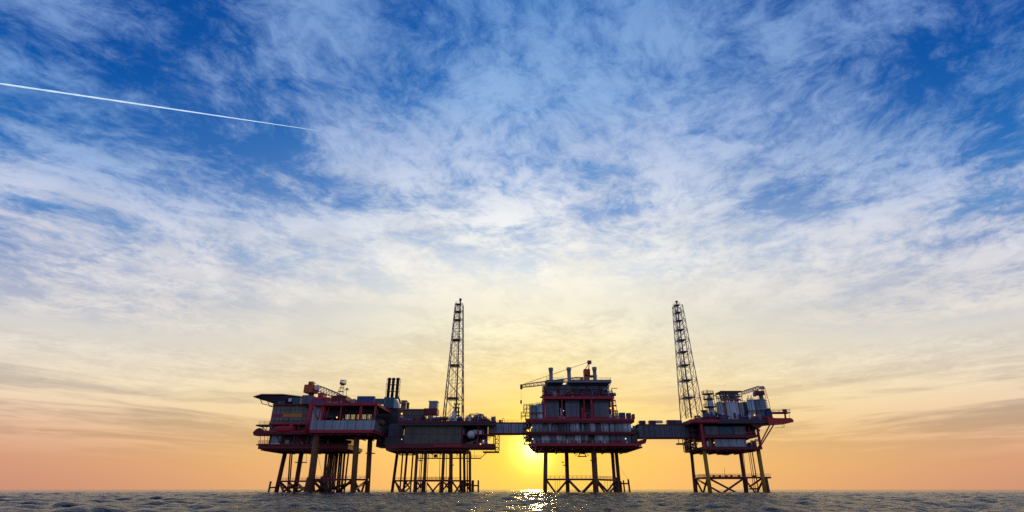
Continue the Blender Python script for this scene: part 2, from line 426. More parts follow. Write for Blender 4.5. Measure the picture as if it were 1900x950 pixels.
# ------------------------------------------------------------------ sea
def make_sea():
    q = np.random.default_rng(3)
    r1 = np.exp(np.arange(math.log(12), math.log(420), .0042))
    r2 = np.exp(np.linspace(math.log(420), math.log(60000), 150))[1:]
    rr = np.concatenate([[.5, 3, 6, 9], r1, r2])
    af = np.linspace(R(-54), R(54), 470); ab = np.linspace(R(54), R(306), 60)[1:-1]
    aa = np.concatenate([af, ab])
    RR, AA = np.meshgrid(rr, aa, indexing='ij')
    xx, yy = RR*np.sin(AA), RR*np.cos(AA); zz = np.zeros_like(xx)
    dr = np.gradient(rr)[:, None] * np.ones_like(AA)
    da = np.concatenate([np.full(len(af), R(108)/469), np.full(len(ab), R(252)/60)])[None, :]*RR
    sp = np.maximum(dr, da)
    dx = np.zeros_like(xx); dy = np.zeros_like(xx)
    for i in range(110):
        lam = .75 * (10/.75)**q.random()
        th = R(112) + q.normal(0, .62)
        k = 2*math.pi/lam; ph = q.uniform(0, 2*math.pi)
        amp = .0088*lam**.95
        fade = np.clip((lam/(sp*2.4) - .6), 0, 1)
        # gusts: each train swells and dies along its way
        env = .6 + .4*np.sin(xx*k*.11*math.cos(th+1) + yy*k*.11*math.sin(th+1) + ph*3)
        arg = k*(xx*math.cos(th)+yy*math.sin(th)) + ph
        zz += amp*fade*env*np.sin(arg)
        dx += -amp*fade*env*.9*math.cos(th)*np.cos(arg); dy += -amp*fade*env*.9*math.sin(th)*np.cos(arg)
    xx = xx + dx; yy = yy + dy
    nr, na = xx.shape
    co = np.stack([xx, yy, zz], -1).reshape(-1, 3).astype(np.float32)
    co = np.vstack([co, [[0, 0, 0]]]).astype(np.float32); cen = nr*na
    i = np.arange(nr-1)[:, None]*na; j = np.arange(na)[None, :]; j2 = (j+1) % na
    quads = np.stack([i+j, i+j2, i+na+j2, i+na+j], -1).reshape(-1, 4)[:, ::-1]
    tris = np.stack([np.full(na, cen), np.arange(na), (np.arange(na)+1) % na], -1)[:, ::-1]
    me = bpy.data.meshes.new('sea')
    nl = quads.size + tris.size
    me.vertices.add(len(co)); me.vertices.foreach_set('co', co.ravel())
    me.loops.add(nl); me.loops.foreach_set('vertex_index', np.concatenate([quads.ravel(), tris.ravel()]).astype(np.int32))
    npoly = len(quads)+len(tris)
    me.polygons.add(npoly)
    ls = np.concatenate([np.arange(len(quads))*4, len(quads)*4+np.arange(len(tris))*3]).astype(np.int32)
    me.polygons.foreach_set('loop_start', ls)
    me.polygons.foreach_set('use_smooth', np.ones(npoly, bool))
    me.update(calc_edges=True); me.validate()
    m = bpy.data.materials.new('sea_water'); m.use_nodes = True
    n = m.node_tree; b = n.nodes['Principled BSDF']; h = G(n)
    t = n.nodes.new('ShaderNodeTexCoord').outputs['Object']
    b.inputs['Base Color'].default_value = (.004, .011, .024, 1)
    b.inputs['Roughness'].default_value = .12; b.inputs['IOR'].default_value = 1.333; b.inputs['Specular IOR Level'].default_value = .2
    a = h.sep(t)
    v1 = h.xyz(h.m('MULTIPLY', a[0], .8), h.m('MULTIPLY', a[1], 1.0), 0.0)
    n1 = h.noise(v1, 1.0, 6, .66, .3); n2 = h.noise(t, 4.5, 4, .6, .2); n3 = h.noise(t, .16, 6, .6)
    hh = h.m('ADD', h.m('MULTIPLY', n1, .55), h.m('ADD', h.m('MULTIPLY', n2, .14), h.m('MULTIPLY', n3, 1.3)))
    bp = n.nodes.new('ShaderNodeBump'); bp.inputs['Strength'].default_value = 1.0; bp.inputs['Distance'].default_value = .7
    n.links.new(hh, bp.inputs['Height']); n.links.new(bp.outputs[0], b.inputs['Normal'])
    me.materials.append(m)
    o = bpy.data.objects.new('sea', me); COL.objects.link(o); o['kind'] = 'structure'
make_sea()

# ------------------------------------------------------------------ shared builders for the big pieces
def lattice_tower(name, label, u0b, u1b, vb, u0t, u1t, vt, Yc, bays, group, pipe_m, tip_v, levels, pipe_off):
    """four-legged flare tower: legs, bracing, landings, riser pipe with its tip"""
    pb, pt = pxm(vb, Yc), pxm(vt, Yc)
    zb, zt = Z(vb, Yc), Z(vt, Yc)
    cb = (X((u0b+u1b)/2, vb, Yc), Yc); ct = (X((u0t+u1t)/2, vt, Yc), Yc)
    hb, ht = (u1b-u0b)*pb/2/1.02, (u1t-u0t)*pt/2/1.02
    t = thing(name, label, 'flare tower', (cb[0], Yc, zb), group)
    def corner(i, f):
        s = ((-1, -1), (1, -1), (1, 1), (-1, 1))[i]
        cx = cb[0] + (ct[0]-cb[0])*f; h = hb + (ht-hb)*f
        return Vector((cx + s[0]*h, Yc + s[1]*h, zb + (zt-zb)*f))
    for i in range(4):
        MB().tube(corner(i, -.012), corner(i, 1.004), .30, 8, .20).build('leg', 'tower', t)
    fs = [0]; stp = 1.0
    for k in range(bays): fs.append(fs[-1] + stp); stp *= .90
    fs = [f/fs[-1] for f in fs]
    for k, (f0, f1) in enumerate(zip(fs, fs[1:])):
        b = MB()
        for i in range(4):
            j = (i+1) % 4
            b.tube(corner(i, f0), corner(j, f1), .13, 5); b.tube(corner(j, f0), corner(i, f1), .13, 5)
            b.tube(corner(i, f1), corner(j, f1), .15, 5)
        b.build('bracing', 'tower', t)
    for k in levels:
        f = fs[k]; h = (hb+(ht-hb)*f)*.86; cx = cb[0]+(ct[0]-cb[0])*f; z = zb+(zt-zb)*f
        b = MB().box(cx-h, cx+h*.55, Yc-h, Yc+h, z+.2, z+.5)
        o = b.build('landing', 'dark', t)
        rail(MB(), [(cx-h, Yc-h, z+.5), (cx+h*.55, Yc-h, z+.5), (cx+h*.55, Yc+h, z+.5), (cx-h, Yc+h, z+.5)], 1.4, .06, True).build('handrail', 'red', o)
    pbx, ptx = cb[0]+pipe_off*hb, ct[0]+pipe_off*ht
    ztip = Z(tip_v, Yc)
    MB().tube((pbx, Yc-.3, zb+.2), (ptx, Yc-.3, zt+1.2), .52, 12, .36).build('riser_pipe', pipe_m, t)
    MB().tube((pbx-1.4, Yc+.5, zb+.2), (ptx-.8, Yc+.3, zt-1), .16, 6).build('pilot_gas_line', 'tower', t)
    b = MB().lathe((ptx, Yc-.3, zt+1.2), [(.4, 0), (.42, .2), (.42, (ztip-zt)*.35), (.75, (ztip-zt)*.42), (.8, (ztip-zt)*.75), (.6, (ztip-zt)-1.2)], 14)
    b.build('flare_tip', 'dark', t)
    b = MB()
    for s in (-.5, .5): b.tube((cb[0]-hb*.5+s, Yc+hb*.4, zb), (ct[0]-ht*.5+s*.6, Yc+ht*.4, zt), .07, 4)
    for i in range(110):
        f = i/110; xx = cb[0]-hb*.5 + (ct[0]-ht*.5-cb[0]+hb*.5)*f; yy = Yc+hb*.4 + (ht-hb)*.4*f; z = zb+(zt-zb)*f
        b.tube((xx-.5+.2*f, yy, z), (xx+.5-.2*f, yy, z), .04, 3)
    b.build('ladder', 'dark', t)
    return t

def lattice_boom(a, b, w, m, name, parent, r=.13, bays=12, taper=.5):
    a, b = Vector(a), Vector(b); d = (b-a).normalized()
    s = d.cross(Vector((0, 0, 1))).normalized(); up = s.cross(d).normalized()
    def c(i, f):
        k = ((-1,-1),(1,-1),(1,1),(-1,1))[i]; ww = w/2*min(1, .35+f*6, (1-f)*(1/taper)+taper)
        return a.lerp(b, f) + s*(k[0]*ww) + up*(k[1]*ww)
    mb = MB(); fs = [i/bays for i in range(bays+1)]
    for f0, f1 in zip(fs, fs[1:]):
        for i in range(4):
            j = (i+1) % 4
            mb.tube(c(i, f0), c(i, f1), r, 5); mb.tube(c(i, f0), c(j, f1), r*.6, 4); mb.tube(c(i, f1), c(j, f1), r*.6, 4)
    return mb.build(name, m, parent)

def lifeboat(label, u0, u1, v, Y, group):
    x0, x1 = X(u0, v, Y), X(u1, v, Y); L = x1-x0; zc = Z(v, Y); w = L*.30; h = L*.15
    t = thing('lifeboat', label, 'lifeboat', ((x0+x1)/2, Y, zc-h), group)
    secs = []
    for f in [0, .04, .12, .3, .5, .7, .88, .96, 1]:
        k = (1-abs(2*f-1)**3.2)**.5 if 0 < f < 1 else .12
        secs.append((x0+L*f, k))
    def shell(zlo, zhi, kw, round_top):
        vs = []; n = 12
        for (xx, k) in secs:
            for i in range(n):
                a = 2*math.pi*i/n; cy, cz = math.cos(a), math.sin(a)
                mz = (zlo+zhi)/2; hz = (zhi-zlo)/2
                vs.append((xx, Y+cy*w/2*k*kw, mz + cz*hz*(.35+.65*k)))
        fs = [(a*n+i, a*n+(i+1) % n, (a+1)*n+(i+1) % n, (a+1)*n+i) for a in range(len(secs)-1) for i in range(n)]
        fs += [tuple(range(n-1, -1, -1)), tuple(range((len(secs)-1)*n, len(secs)*n))]
        return MB().add(vs, fs, True)
    shell(zc-h, zc+h*.55, 1, 0).build('hull', 'bright_red', t)
    shell(zc-h*.1, zc+h*1.15, .86, 1).build('canopy', 'bright_red', t)
    MB().box(x0+L*.70, x0+L*.86, Y-w*.22, Y+w*.22, zc+h*.9, zc+h*1.6).build('cockpit', 'bright_red', t)
    MB().box(x0+L*.05, x1-L*.05, Y-w*.515, Y+w*.515, zc-h*.18, zc-h*.04).build('fender_strip', 'dark', t)
    return t

def lattice_frame(root, name, m, x0, x1, y, z0, z1, n, r=.18):
    b = MB(); w = (x1-x0)/n
    for i in range(n):
        a = x0+w*i
        b.tube((a, y, z0), (a+w, y, z1) , r, 6) if i % 2 == 0 else b.tube((a, y, z1), (a+w, y, z0), r, 6)
    return b.build(name, m, root)

GP = 'offshore platforms joined by bridges'

# ================================================================== platform with helideck (far left)
def platform_living():
    r = thing('offshore_platform', 'leftmost offshore platform with helideck, red framed open deck and living quarters, on raking legs', 'platform', (X(600, 905, 312), 312, 0), GP)
    # --- jacket
    leg(r, 530.5, 834, 512.4, 331, 6.0, vb=914); leg(r, 560.4, 834, 547.2, 331, 6.4, vb=914)
    leg(r, 588, 808, 575, 293, 9.6, 'leg'); leg(r, 616, 832, 604.5, 318, 7.6)
    leg(r, 662, 812, 655, 296, 8.0, 'leg'); leg(r, 687, 812, 681.5, 312, 7.0, 'leg')
    for (ut, ub, w, Y) in ((539.5, 533.5, 2.0, 330), (543, 536.5, 2.0, 332), (607, 599, 3.6, 316), (623, 611.5, 2.2, 318), (628, 619, 3.0, 321), (632, 625, 3.0, 318), (635.5, 629, 2.6, 320), (640.5, 633.5, 3.2, 318), (648, 638.5, 2.4, 320), (621, 615.5, 3.2, 322), (612, 603, 2.4, 314), (625, 615, 2.4, 324)):
        leg(r, ut, 828, ub, Y, w, 'leg_d', 912.5, 3, 'conductor_pipe', 10)
    for (ub, ut, Y) in ((597, 599, 310), (611, 611, 312), (605, 604, 306)):
        leg(r, ut, 886, ub, Y, 6.5, 'leg_d', 912.5, .5, 'pile_sleeve')
    leg(r, 565.5+8, 886, 567, 296, 6, 'leg_d', 912.5, 0, 'pile_sleeve'); leg(r, 579, 886, 581, 298, 6, 'leg_d', 912.5, 0, 'pile_sleeve')
    for a, b, w in (((547, 905, 331), (575, 905, 294), 2.8), ((606, 908, 318), (656, 895, 297), 3.0), ((620, 894, 318), (612, 914, 310), 3.0), ((592, 893, 300), (612, 908, 316), 3.2), ((534, 893, 331), (556, 914, 331), 2.4), ((519, 894, 331), (541, 914, 331), 2.8), ((548, 898, 331), (523, 914, 331), 2.8), ((519, 896, 331), (527, 914, 320), 3), ((553, 898, 331), (566, 910, 300), 3),
                    ((573, 901, 300), (553, 913, 331), 3), ((584, 895, 294), (600, 912, 310), 3.4), ((604, 902, 316), (584, 913, 296), 3.2), ((615, 899, 318), (630, 913, 318), 3.2),
                    ((651, 893, 297), (628, 912, 318), 3.6), ((658, 893, 296), (667, 914, 306), 3.6), ((678, 894, 312), (659, 908, 297), 3.2), ((676, 896, 312), (671, 914, 306), 3), ((523, 905, 331), (548, 905, 331), 2.6)):
        bar(r, a, b, w)
    zw = Z(888, 296)
    walkway(r, [(X(571, 888, 296), 296), (X(684, 888, 300), 300)], zw, 2.6)
    walkway(r, [(X(516, 891, 331), 331), (X(607, 891, 322), 322)], Z(891.5, 329), 2.2)
    # boat landing
    leg(r, 502.5, 893, 498.5, 335, 2.8, 'leg_d', 912.5, 0, 'fender_post'); bar(r, (500, 905, 335), (516, 904, 332), 2.8, name='fender_arm')
    bx(r, 'access_platform', 'dark', 547, 566, 857, 858.4, 329, 333)
    bx(r, 'access_platform', 'dark', 678, 694, 840, 841.4, 310, 314)
    bar(r, (569, 838, 331), (568, 860, 331), .6, name='hanging_line'); bar(r, (600, 890, 331), (588, 838, 300), .5, name='hanging_line')
    # --- lower box: quarters and cellar deck, receding 30 m
    Y0, Y1 = 305, 335
    XL = X(489, 828, Y0); XR = X(646, 828, Y0)
    b = MB(); b.box(XL-3, XR, Y0, Y1, Z(833, Y0), Z(826, Y0)); b.build('cellar_deck', 'under', r)
    b = MB()
    for i in range(10): yy = Y0+2+i*3.1; b.box(XL-2, XR-1, yy, yy+.5, Z(833, Y0)-.8, Z(833, Y0)-.003)
    for i in range(8): xx = XL+1+i*5.2; b.box(xx, xx+.4, Y0+.3, Y1-.3, Z(833, Y0)-1.2, Z(833, Y0)-.803)
    b.build('deck_stiffener', 'under', r)
    bx(r, 'edge_beam', 'dark_red', 479, 646, 823.5, 826, Y0-.6, Y0)
    bx(r, 'edge_beam', 'dark_red', 481, 646, 828.5, 832, Y0-.4, Y0-.003)
    for u in (500, 521.5, 545, 570, 592):
        bx(r, 'column', 'dark_red', u, u+2.2, 803, 824, Y0+.2, Y0+1.2)
    bx(r, 'wall_panel', 'panel', 501, 521, 806, 823, Y0+.8, Y0+2)
    bx(r, 'recess_wall', 'slate', 523, 600, 805, 824, Y0+7, Y0+8)
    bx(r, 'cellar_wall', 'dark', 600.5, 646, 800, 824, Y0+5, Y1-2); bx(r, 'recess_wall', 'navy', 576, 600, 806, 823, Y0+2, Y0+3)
    clutter(r, X(604, 820, Y0+2), X(642, 820, Y0+2), Y0+1, Y0+4, Z(824, Y0), 14, 4.5, 13, ('dark_red', 'dark', 'navy', 'steel'))
    bar(r, (512, 806, Y0), (520, 823, Y0), 1.6, 'dark_red', 'bracing'); bar(r, (546, 806, Y0), (568, 823, Y0), 1.4, 'dark_red', 'bracing')
    clutter(r, X(524, 820, Y0+3), X(592, 820, Y0+3), Y0+2, Y0+6, Z(824, Y0), 12, 4.0, 11)
    bx(r, 'boat_deck', 'dark_red', 494, 612, 801, 806, Y0-2.5, Y1)
    bx(r, 'edge_beam', 'red', 494, 600, 800.2, 802.4, Y0-2.9, Y0-2.5)
    rail(MB(), [(X(495, 801, Y0-2.4), Y0-2.4, Z(801, Y0-2.4)), (X(571, 801, Y0-2.4), Y0-2.4, Z(801, Y0-2.4))], 1.3, .06).build('handrail', 'red', r)
    bx(r, 'recess_wall', 'slate', 500, 606, 787, 801, Y0+3, Y1-1)
    for u in (503, 527, 553, 566): bx(r, 'davit_post', 'red', u, u+1.4, 788, 801, Y0-1.6, Y0-.8)
    bx(r, 'quarters_deck', 'red', 499, 606, 784.5, 787.5, Y0-2.2, Y1)
    rail(MB(), [(X(500, 784, Y0-2), Y0-2, Z(784.5, Y0-2)), (X(571, 784, Y0-2), Y0-2, Z(784.5, Y0-2))], 1.3, .06).build('handrail', 'dark', r)
    q = bx(r, 'quarters_wall', 'beige', 504, 604, 752, 784.5, Y0, Y1-1)
    for vv in (759, 780):
        for i in range(9):
            if vv == 780 and i > 6: continue
            u = 510+i*7; bx(q, 'window', 'glass', u, u+2.6, vv, vv+2.8, Y0-.08, Y0+.2, 770)
    bx(q, 'crimson_stripe', 'magenta', 504.5, 525, 768, 773.5, Y0-.12, Y0+.1, 770)
    bx(q, 'amber_stripe', 'amber', 525.2, 561, 767.5, 773.8, Y0-.16, Y0+.1, 770)
    bx(q, 'crimson_stripe', 'magenta', 561.2, 580, 768.5, 773, Y0-.12, Y0+.1, 770)
    bx(r, 'roof_beam', 'dark_red', 506, 606, 749.5, 752, Y0-1.2, Y1)
    # --- helideck: octagon on raking struts
    cx, cy, rad = X(524, 732, 313), 314, 14.6
    zt = Z(731.5, 300); oc = [(cx+rad*math.cos(R(22.5+45*i)), cy+rad*math.sin(R(22.5+45*i))) for i in range(8)]
    ru = 10.5; oi = [(cx+ru*math.cos(R(22.5+45*i)), cy+ru*math.sin(R(22.5+45*i))) for i in range(8)]
    b = MB(); b.prism(oc, zt-.55, zt); h = b.build('helideck', 'helideck', r)
    zr_ = Z(749.3, Y0); bl, br_ = X(509, 748, Y0), X(572, 748, Y0)
    oi = [(br_, cy+4), (br_-3, cy+10), (bl+4, cy+10), (bl, cy+5), (bl, cy-6), (bl+2, cy-8), (br_-3, cy-8), (br_, cy-5)]
    oi = [(min(max(cx+(p[0]-cx)*.86, bl), br_), cy+(p[1]-cy)*.62) for p in oc]
    b = MB(); vs = [(cx+(p[0]-cx)*.97, cy+(p[1]-cy)*.97, zt-.553) for p in oc] + [(p[0], p[1], zr_) for p in oi]
    b.add(vs, [tuple(range(8)), tuple(range(15, 7, -1))] + [(i, 8+i, 8+(i+1) % 8, (i+1) % 8) for i in range(8)]); b.build('support_frame', 'helideck', h)
    b = MB(); o2 = [(cx+(p[0]-cx)*1.08, cy+(p[1]-cy)*1.08) for p in oc]
    for i in range(8):
        j = (i+1) % 8
        b.add([(oc[i][0], oc[i][1], zt-.4), (oc[j][0], oc[j][1], zt-.4), (o2[j][0], o2[j][1], zt-.15), (o2[i][0], o2[i][1], zt-.15),
               (oc[i][0], oc[i][1], zt-.52), (oc[j][0], oc[j][1], zt-.52), (o2[j][0], o2[j][1], zt-.27), (o2[i][0], o2[i][1], zt-.27)],
              [(0,1,2,3), (7,6,5,4), (0,4,5,1), (1,5,6,2), (2,6,7,3), (3,7,4,0)])
    b.build('safety_net', 'dark_red', h)
    rim = MB(); rail(rim, [(p[0], p[1], zt-.3) for p in o2], .45, .07, True, 1.2); rim.build('net_frame', 'red', h)
    b = MB()
    for (dx, dy) in ((-8.5, -5), (-8.5, 5)):
        b.path([(cx+dx-2.6, cy+dy, zt-.6), (cx+dx-.6, cy+dy, zt-3.9), (cx+dx+2.4, cy+dy, zt-4.6), (bl+1.5, cy+dy, zr_-1.5)], .22, 6)
    b.build('strut', 'slate', h)
    bx(r, 'plant_room', 'teal', 543, 557, 738, 749.5, 303.5, 308); bx(r, 'plant_room', 'slate', 515, 528, 743, 749.5, 304, 308); bx(r, 'plant_room', 'slate', 560, 578, 733, 749.5, 302, 322)
    bx(r, 'air_duct', 'silver', 535, 541, 739, 745, 303, 304); lamp(r, 557, 739, 307, 1.8, 'lamp_w'); lamp(r, 572, 736, 304, 2.2, 'white', 'satellite_dome')
    # left galleries hung off the end wall
    z1 = Z(789, 312)
    b = MB().box(X(479, 789, 312), X(507, 789, 312), 309, 316, z1-.7, z1); g1 = b.build('end_gallery', 'dark', r)
    rail(MB(), [(X(500, 789, 309), 309, z1), (X(479.5, 789, 309), 309, z1), (X(479.5, 789, 316), 316, z1), (X(500, 789, 316), 316, z1)], 1.7, .08).build('handrail', 'dark_red', g1)
    bar(r, (484, 790, 312), (497, 802, 312), 1.6, 'dark', 'gallery_strut'); bar(r, (496, 790, 310), (493, 800, 310), 1.2, 'dark', 'gallery_strut')
    p0, p1 = X(474.5, 802, 312), X(507, 802, 312); za, zb_ = Z(809, 312), Z(795, 312)
    b = MB(); ya, yb = 308.5, 313.5
    prof = [(p0, zb_-2.4), (p0+1.6, zb_-.6), (p0+3.2, zb_), (p0+4.4, zb_-1.4), (p1, zb_-1.5), (p1, za), (p0+.8, za)]
    n = len(prof); b.add([(a, ya, c) for a, c in prof] + [(a, yb, c) for a, c in prof], [tuple(range(n)), tuple(range(2*n-1, n-1, -1))] + [(i, n+i, n+(i+1) % n, (i+1) % n) for i in range(n)])
    b.build('embarkation_platform', 'dark_red', r)
    z2 = Z(825, 310)
    g2 = MB().box(X(478, 825, 309), X(500, 825, 309), 307, 316, z2-.5, z2).build('end_gallery', 'dark_red', r)
    rail(MB(), [(X(500, 825, 307), 307, z2), (X(479, 825, 307), 307, z2), (X(479, 825, 316), 316, z2), (X(500, 825, 316), 316, z2)], 2.0, .09, step=1.8).build('handrail', 'dark_red', g2)
    for u in (483, 491, 497): bar(r, (u, 809, 310), (u-.6, 825, 310), .9, 'dark_red', 'hanger')
    bar(r, (501.5, 806, 305), (498.5, 824, 305), 1.2, 'tan', 'drain_pipe')
    # --- open front module
    Y0, Y1 = 290, 325
    XA, XB = X(575, 775, Y0), X(695.5, 775, Y0)
    MB().box(XA, XB, Y0, Y1, Z(752, Y0), Z(748.5, Y0)).build('roof_deck', 'under', r)
    bx(r, 'edge_beam', 'red', 573, 697.5, 747, 752.2, Y0-.7, Y0, 750)
    MB().box(XB, XB+.7, Y0, Y1, Z(752.2, Y0), Z(747, Y0)).build('edge_beam', 'red', r)
    MB().box(XA, XB, Y0, Y1, Z(803, Y0), Z(798, Y0)).build('module_deck', 'under', r)
    b = MB()
    for i in range(11): yy = Y0+1.5+i*3; b.box(XA+1, XB-1, yy, yy+.5, Z(803, Y0)-.9, Z(803, Y0)-.003)
    for i in range(7): xx = XA+2+i*5; b.box(xx, xx+.45, Y0+.3, Y1-.3, Z(803, Y0)-1.4, Z(803, Y0)-.903)
    b.build('deck_stiffener', 'under', r)
    bx(r, 'edge_beam', 'red', 572, 694, 797.3, 803, Y0-.7, Y0, 800)
    MB().box(XB, XB+.7, Y0-.7, Y1, Z(803, Y0), Z(797.3, Y0)).build('edge_beam', 'red', r)
    bx(r, 'parapet', 'panel', 575, 694.5, 780, 797.2, Y0-.25, Y0, 790)
    MB().box(XB-.1, XB+.25, Y0+.2, Y1-1, Z(797.2, Y0), Z(780, Y0)).build('parapet', 'beige', r)
    bar(r, (578, 751, Y0-1), (568, 806, Y0-1), 7, 'red', 'column', 12)
    for u, w in ((597, 4), (631, 2.2), (668, 5), (694.5, 3)):
        p, q_ = X(u, 775, Y0+.6), w*pxm(775, Y0)/2
        MB().box(p-q_, p+q_, Y0+.3, Y0+.3+2*q_, Z(798, Y0), Z(752, Y0)).build('column', 'red', r)
    for u in (580, 620, 660, 692):
        p = X(u, 775, Y1-2); MB().box(p-.5, p+.5, Y1-2, Y1-1, Z(798, Y0), Z(752, Y0)).build('column', 'dark_red', r)
    for a, b_ in (((579, 752, Y0+1), (590, 780, Y0+1)), ((590, 780, Y0+1), (597, 752, Y0+1)), ((604, 752, Y0+1), (600, 780, Y0+1)), ((612, 752, Y0+2), (604, 780, Y0+2))):
        bar(r, a, b_, 2, 'red', 'bracing')
    bx(r, 'white_partition', 'pale', 578, 600, 754, 797, Y0+4, Y0+4.4, 775)
    bx(r, 'bulkhead', 'slate', 600, 640, 752.5, 775, Y0+14, Y0+16); bx(r, 'bulkhead', 'navy', 606, 636, 758, 797, Y0+18, Y0+20)
    bx(r, 'bulkhead', 'dark', 640, 700, 752.5, 768.5, Y0+10, Y0+12); bx(r, 'pipe_rack', 'dark', 636, 706, 777.5, 786, Y0+8, Y0+20)
    b = MB()
    for i in range(6):
        zz_ = Z(768.5+i*1.9, Y0+9); b.tube((X(638, 770, Y0+9), Y0+9, zz_), (X(694, 770, Y0+9), Y0+9, zz_), .16, 6)
    for i in range(16): xx = X(640+i*3.4, 770, Y0+9.3); b.tube((xx, Y0+9.3, Z(779, Y0+9)), (xx, Y0+9.3, Z(766, Y0+9)), .2+.35*(i % 3 == 0), 5)
    b.build('pipe_manifold', 'dark', r)
    clutter(r, X(602, 780, Y0+5), X(690, 780, Y0+5), Y0+3, Y0+14, Z(798, Y0), 34, 8.0, 5)
    lamp(r, 625, 774.5, Y0+2, 2.6, 'lamp_o')
    # things of the roof
    zr = Z(748.5, Y0)
    rail(MB(), [(XA, Y0-.3, Z(747, Y0)), (XB+.3, Y0-.3, Z(747, Y0)), (XB+.3, Y1, Z(747, Y0))], 1.3, .06).build('handrail', 'red', r)
    bx(r, 'store_room', 'dark_red', 614, 642, 734, 748.5, Y0+6, Y0+16); bx(r, 'store_room', 'red', 580, 612, 737, 748.5, Y0+8, Y0+18); bx(r, 'store_room', 'red', 590, 600, 729, 737, Y0+10, Y0+16)
    bx(r, 'cable_drum', 'amber', 607.5, 614, 744.3, 748.4, Y0+2, Y0+4); bx(r, 'tool_box', 'blue', 582, 603, 743, 748.4, Y0+2, Y0+4.5)
    clutter(r, X(585, 748, Y0+5), X(660, 748, Y0+5), Y0+3, Y0+14, zr, 34, 4.6, 21, ('red', 'steel', 'white', 'dark', 'dark_red', 'boom'))
    clutter(r, X(664, 748, Y0+9), X(700, 748, Y0+12), Y0+7, Y0+24, zr, 12, 3.4, 31, ('teal', 'steel', 'dark'))
    return r
platform_living()

def crane_living():
    Y = 304
    x, z0 = X(577, 735, Y), Z(748, 294)
    t = thing('pedestal_crane', 'orange cabbed crane beside the helideck, its boom laid low to the right', 'crane', (x, Y, z0), 'platform cranes')
    MB().tube((x, Y, z0-1), (x, Y, Z(730, Y)), 1.6, 16).build('pedestal', 'dark_red', t)
    xa, xb = X(567, 721, Y), X(585, 721, Y)
    b = MB(); b.prism([(xa, Y-2.6), (xb-1, Y-2.6), (xb, Y-1.4), (xb, Y+2.6), (xa, Y+2.6)], Z(729.5, Y), Z(715, Y)); b.build('machinery_house', 'orange', t)
    MB().box(xb-3.4, xb-.8, Y-2.9, Y+.2, Z(715, Y)+.003, Z(709.5, Y)).build('winch_cover', 'orange', t)
    MB().box(xb+.003, xb+2.2, Y-2.2, Y+.3, Z(731, Y), Z(722, Y)).build('cab', 'red', t)
    MB().box(xb+2.003, xb+2.26, Y-2.0, Y+.1, Z(728, Y), Z(723.5, Y)).build('windscreen', 'glass', t)
    lattice_boom((xb+.6, Y, Z(719, Y)), at(642, 741, Y+2), 3.0, 'boom', 'boom', t, .2, 11)
    b = MB().path([(xb-2, Y, Z(709.5, Y)), at(615, 726, Y+1), at(640, 739, Y+2)], .09, 4); b.build('pendant_cable', 'dark', t)
    b = MB(); b.lathe((xb+1.8, Y-2.6, Z(720.5, Y)), [(1.3, 0), (1.5, .2), (1.5, .9), (1.3, 1.1)], 16, 'y'); b.build('cable_drum', 'white', t)
crane_living()

def masts():
    Y = 306; x = X(630, 735, Y); z0 = Z(735, 296)
    t = thing('radar_mast', 'lattice radar mast with round platform on the red roof near the orange crane', 'mast', (x, Y, z0), 'antenna masts')
    b = MB()
    zt = Z(713, Y)
    for a in (-1, 1):
        for c in (-1, 1): b.tube((x+a*2.0, Y+c*2.0, z0), (x+a*.5+1, Y+c*.6, zt), .14, 5)
    for k in (.25, .5, .75):
        w = 2.0-1.4*k; b.box(x-w+k, x+w+k, Y-w, Y+w, z0+(zt-z0)*k-.1, z0+(zt-z0)*k+.1)
    b.build('lattice_pole', 'dark', t)
    xx = x+1; MB().lathe((xx, Y, zt), [(.6, -.6), (1.9, 0), (1.9, .25), (1.7, .26)], 16).build('platform', 'dark', t)
    rail(MB(), [(xx+1.8*math.cos(a), Y+1.8*math.sin(a), zt+.25) for a in [math.pi*2*i/8 for i in range(8)]], 1.4, .08, True).build('guard_rail', 'steel', t)
    b = MB().box(xx-1.8, xx+1.8, Y-.2, Y+.2, Z(705.5, Y)-.2, Z(705.5, Y)+.2); b.tube((xx, Y, zt+.2), (xx, Y, Z(705.5, Y)-.2), .18, 6); b.build('radar_scanner', 'steel', t)
    MB().lathe((xx-1.0, Y-.3, zt+.3), [(.4, 0), (.7, .4), (.7, .9), (.3, 1.3)], 12).build('satellite_dome', 'white', t)
    for s, hh in ((-1.3, 3.4), (1.4, 2.6)): MB().tube((xx+s, Y+.4, zt+.3), (xx+s, Y+.4, zt+hh), .05, 4).build('whip_antenna', 'dark', t)
    Y = 308; x = X(641.5, 740, Y); z0 = Z(735, 297)
    t = thing('antenna_mast', 'slim antenna pole with crosshead, right of the radar mast', 'mast', (x, Y, z0), 'antenna masts')
    MB().tube((x, Y, z0-2), (x, Y, Z(719, Y)), .16, 6).build('pole', 'steel', t)
    b = MB(); b.box(x-1.5, x+1.5, Y-.12, Y+.12, Z(724, Y), Z(723.3, Y)); b.box(x-.8, x+.8, Y-.4, Y+.1, Z(723, Y), Z(720.6, Y)); b.build('crosshead', 'steel', t)
masts()
lifeboat('long red enclosed lifeboat stowed under the living quarters', 509.5, 548, 797, 303.2, 'lifeboats')
container('bright blue container on the red roof of the left platform', 'blue', 661.5, 693, 735, 748.2, 293, 3, 'deck containers')
container('teal grey container behind the bright blue container', 'teal', 694, 713, 739.5, 749, 311, 3, 'deck containers')

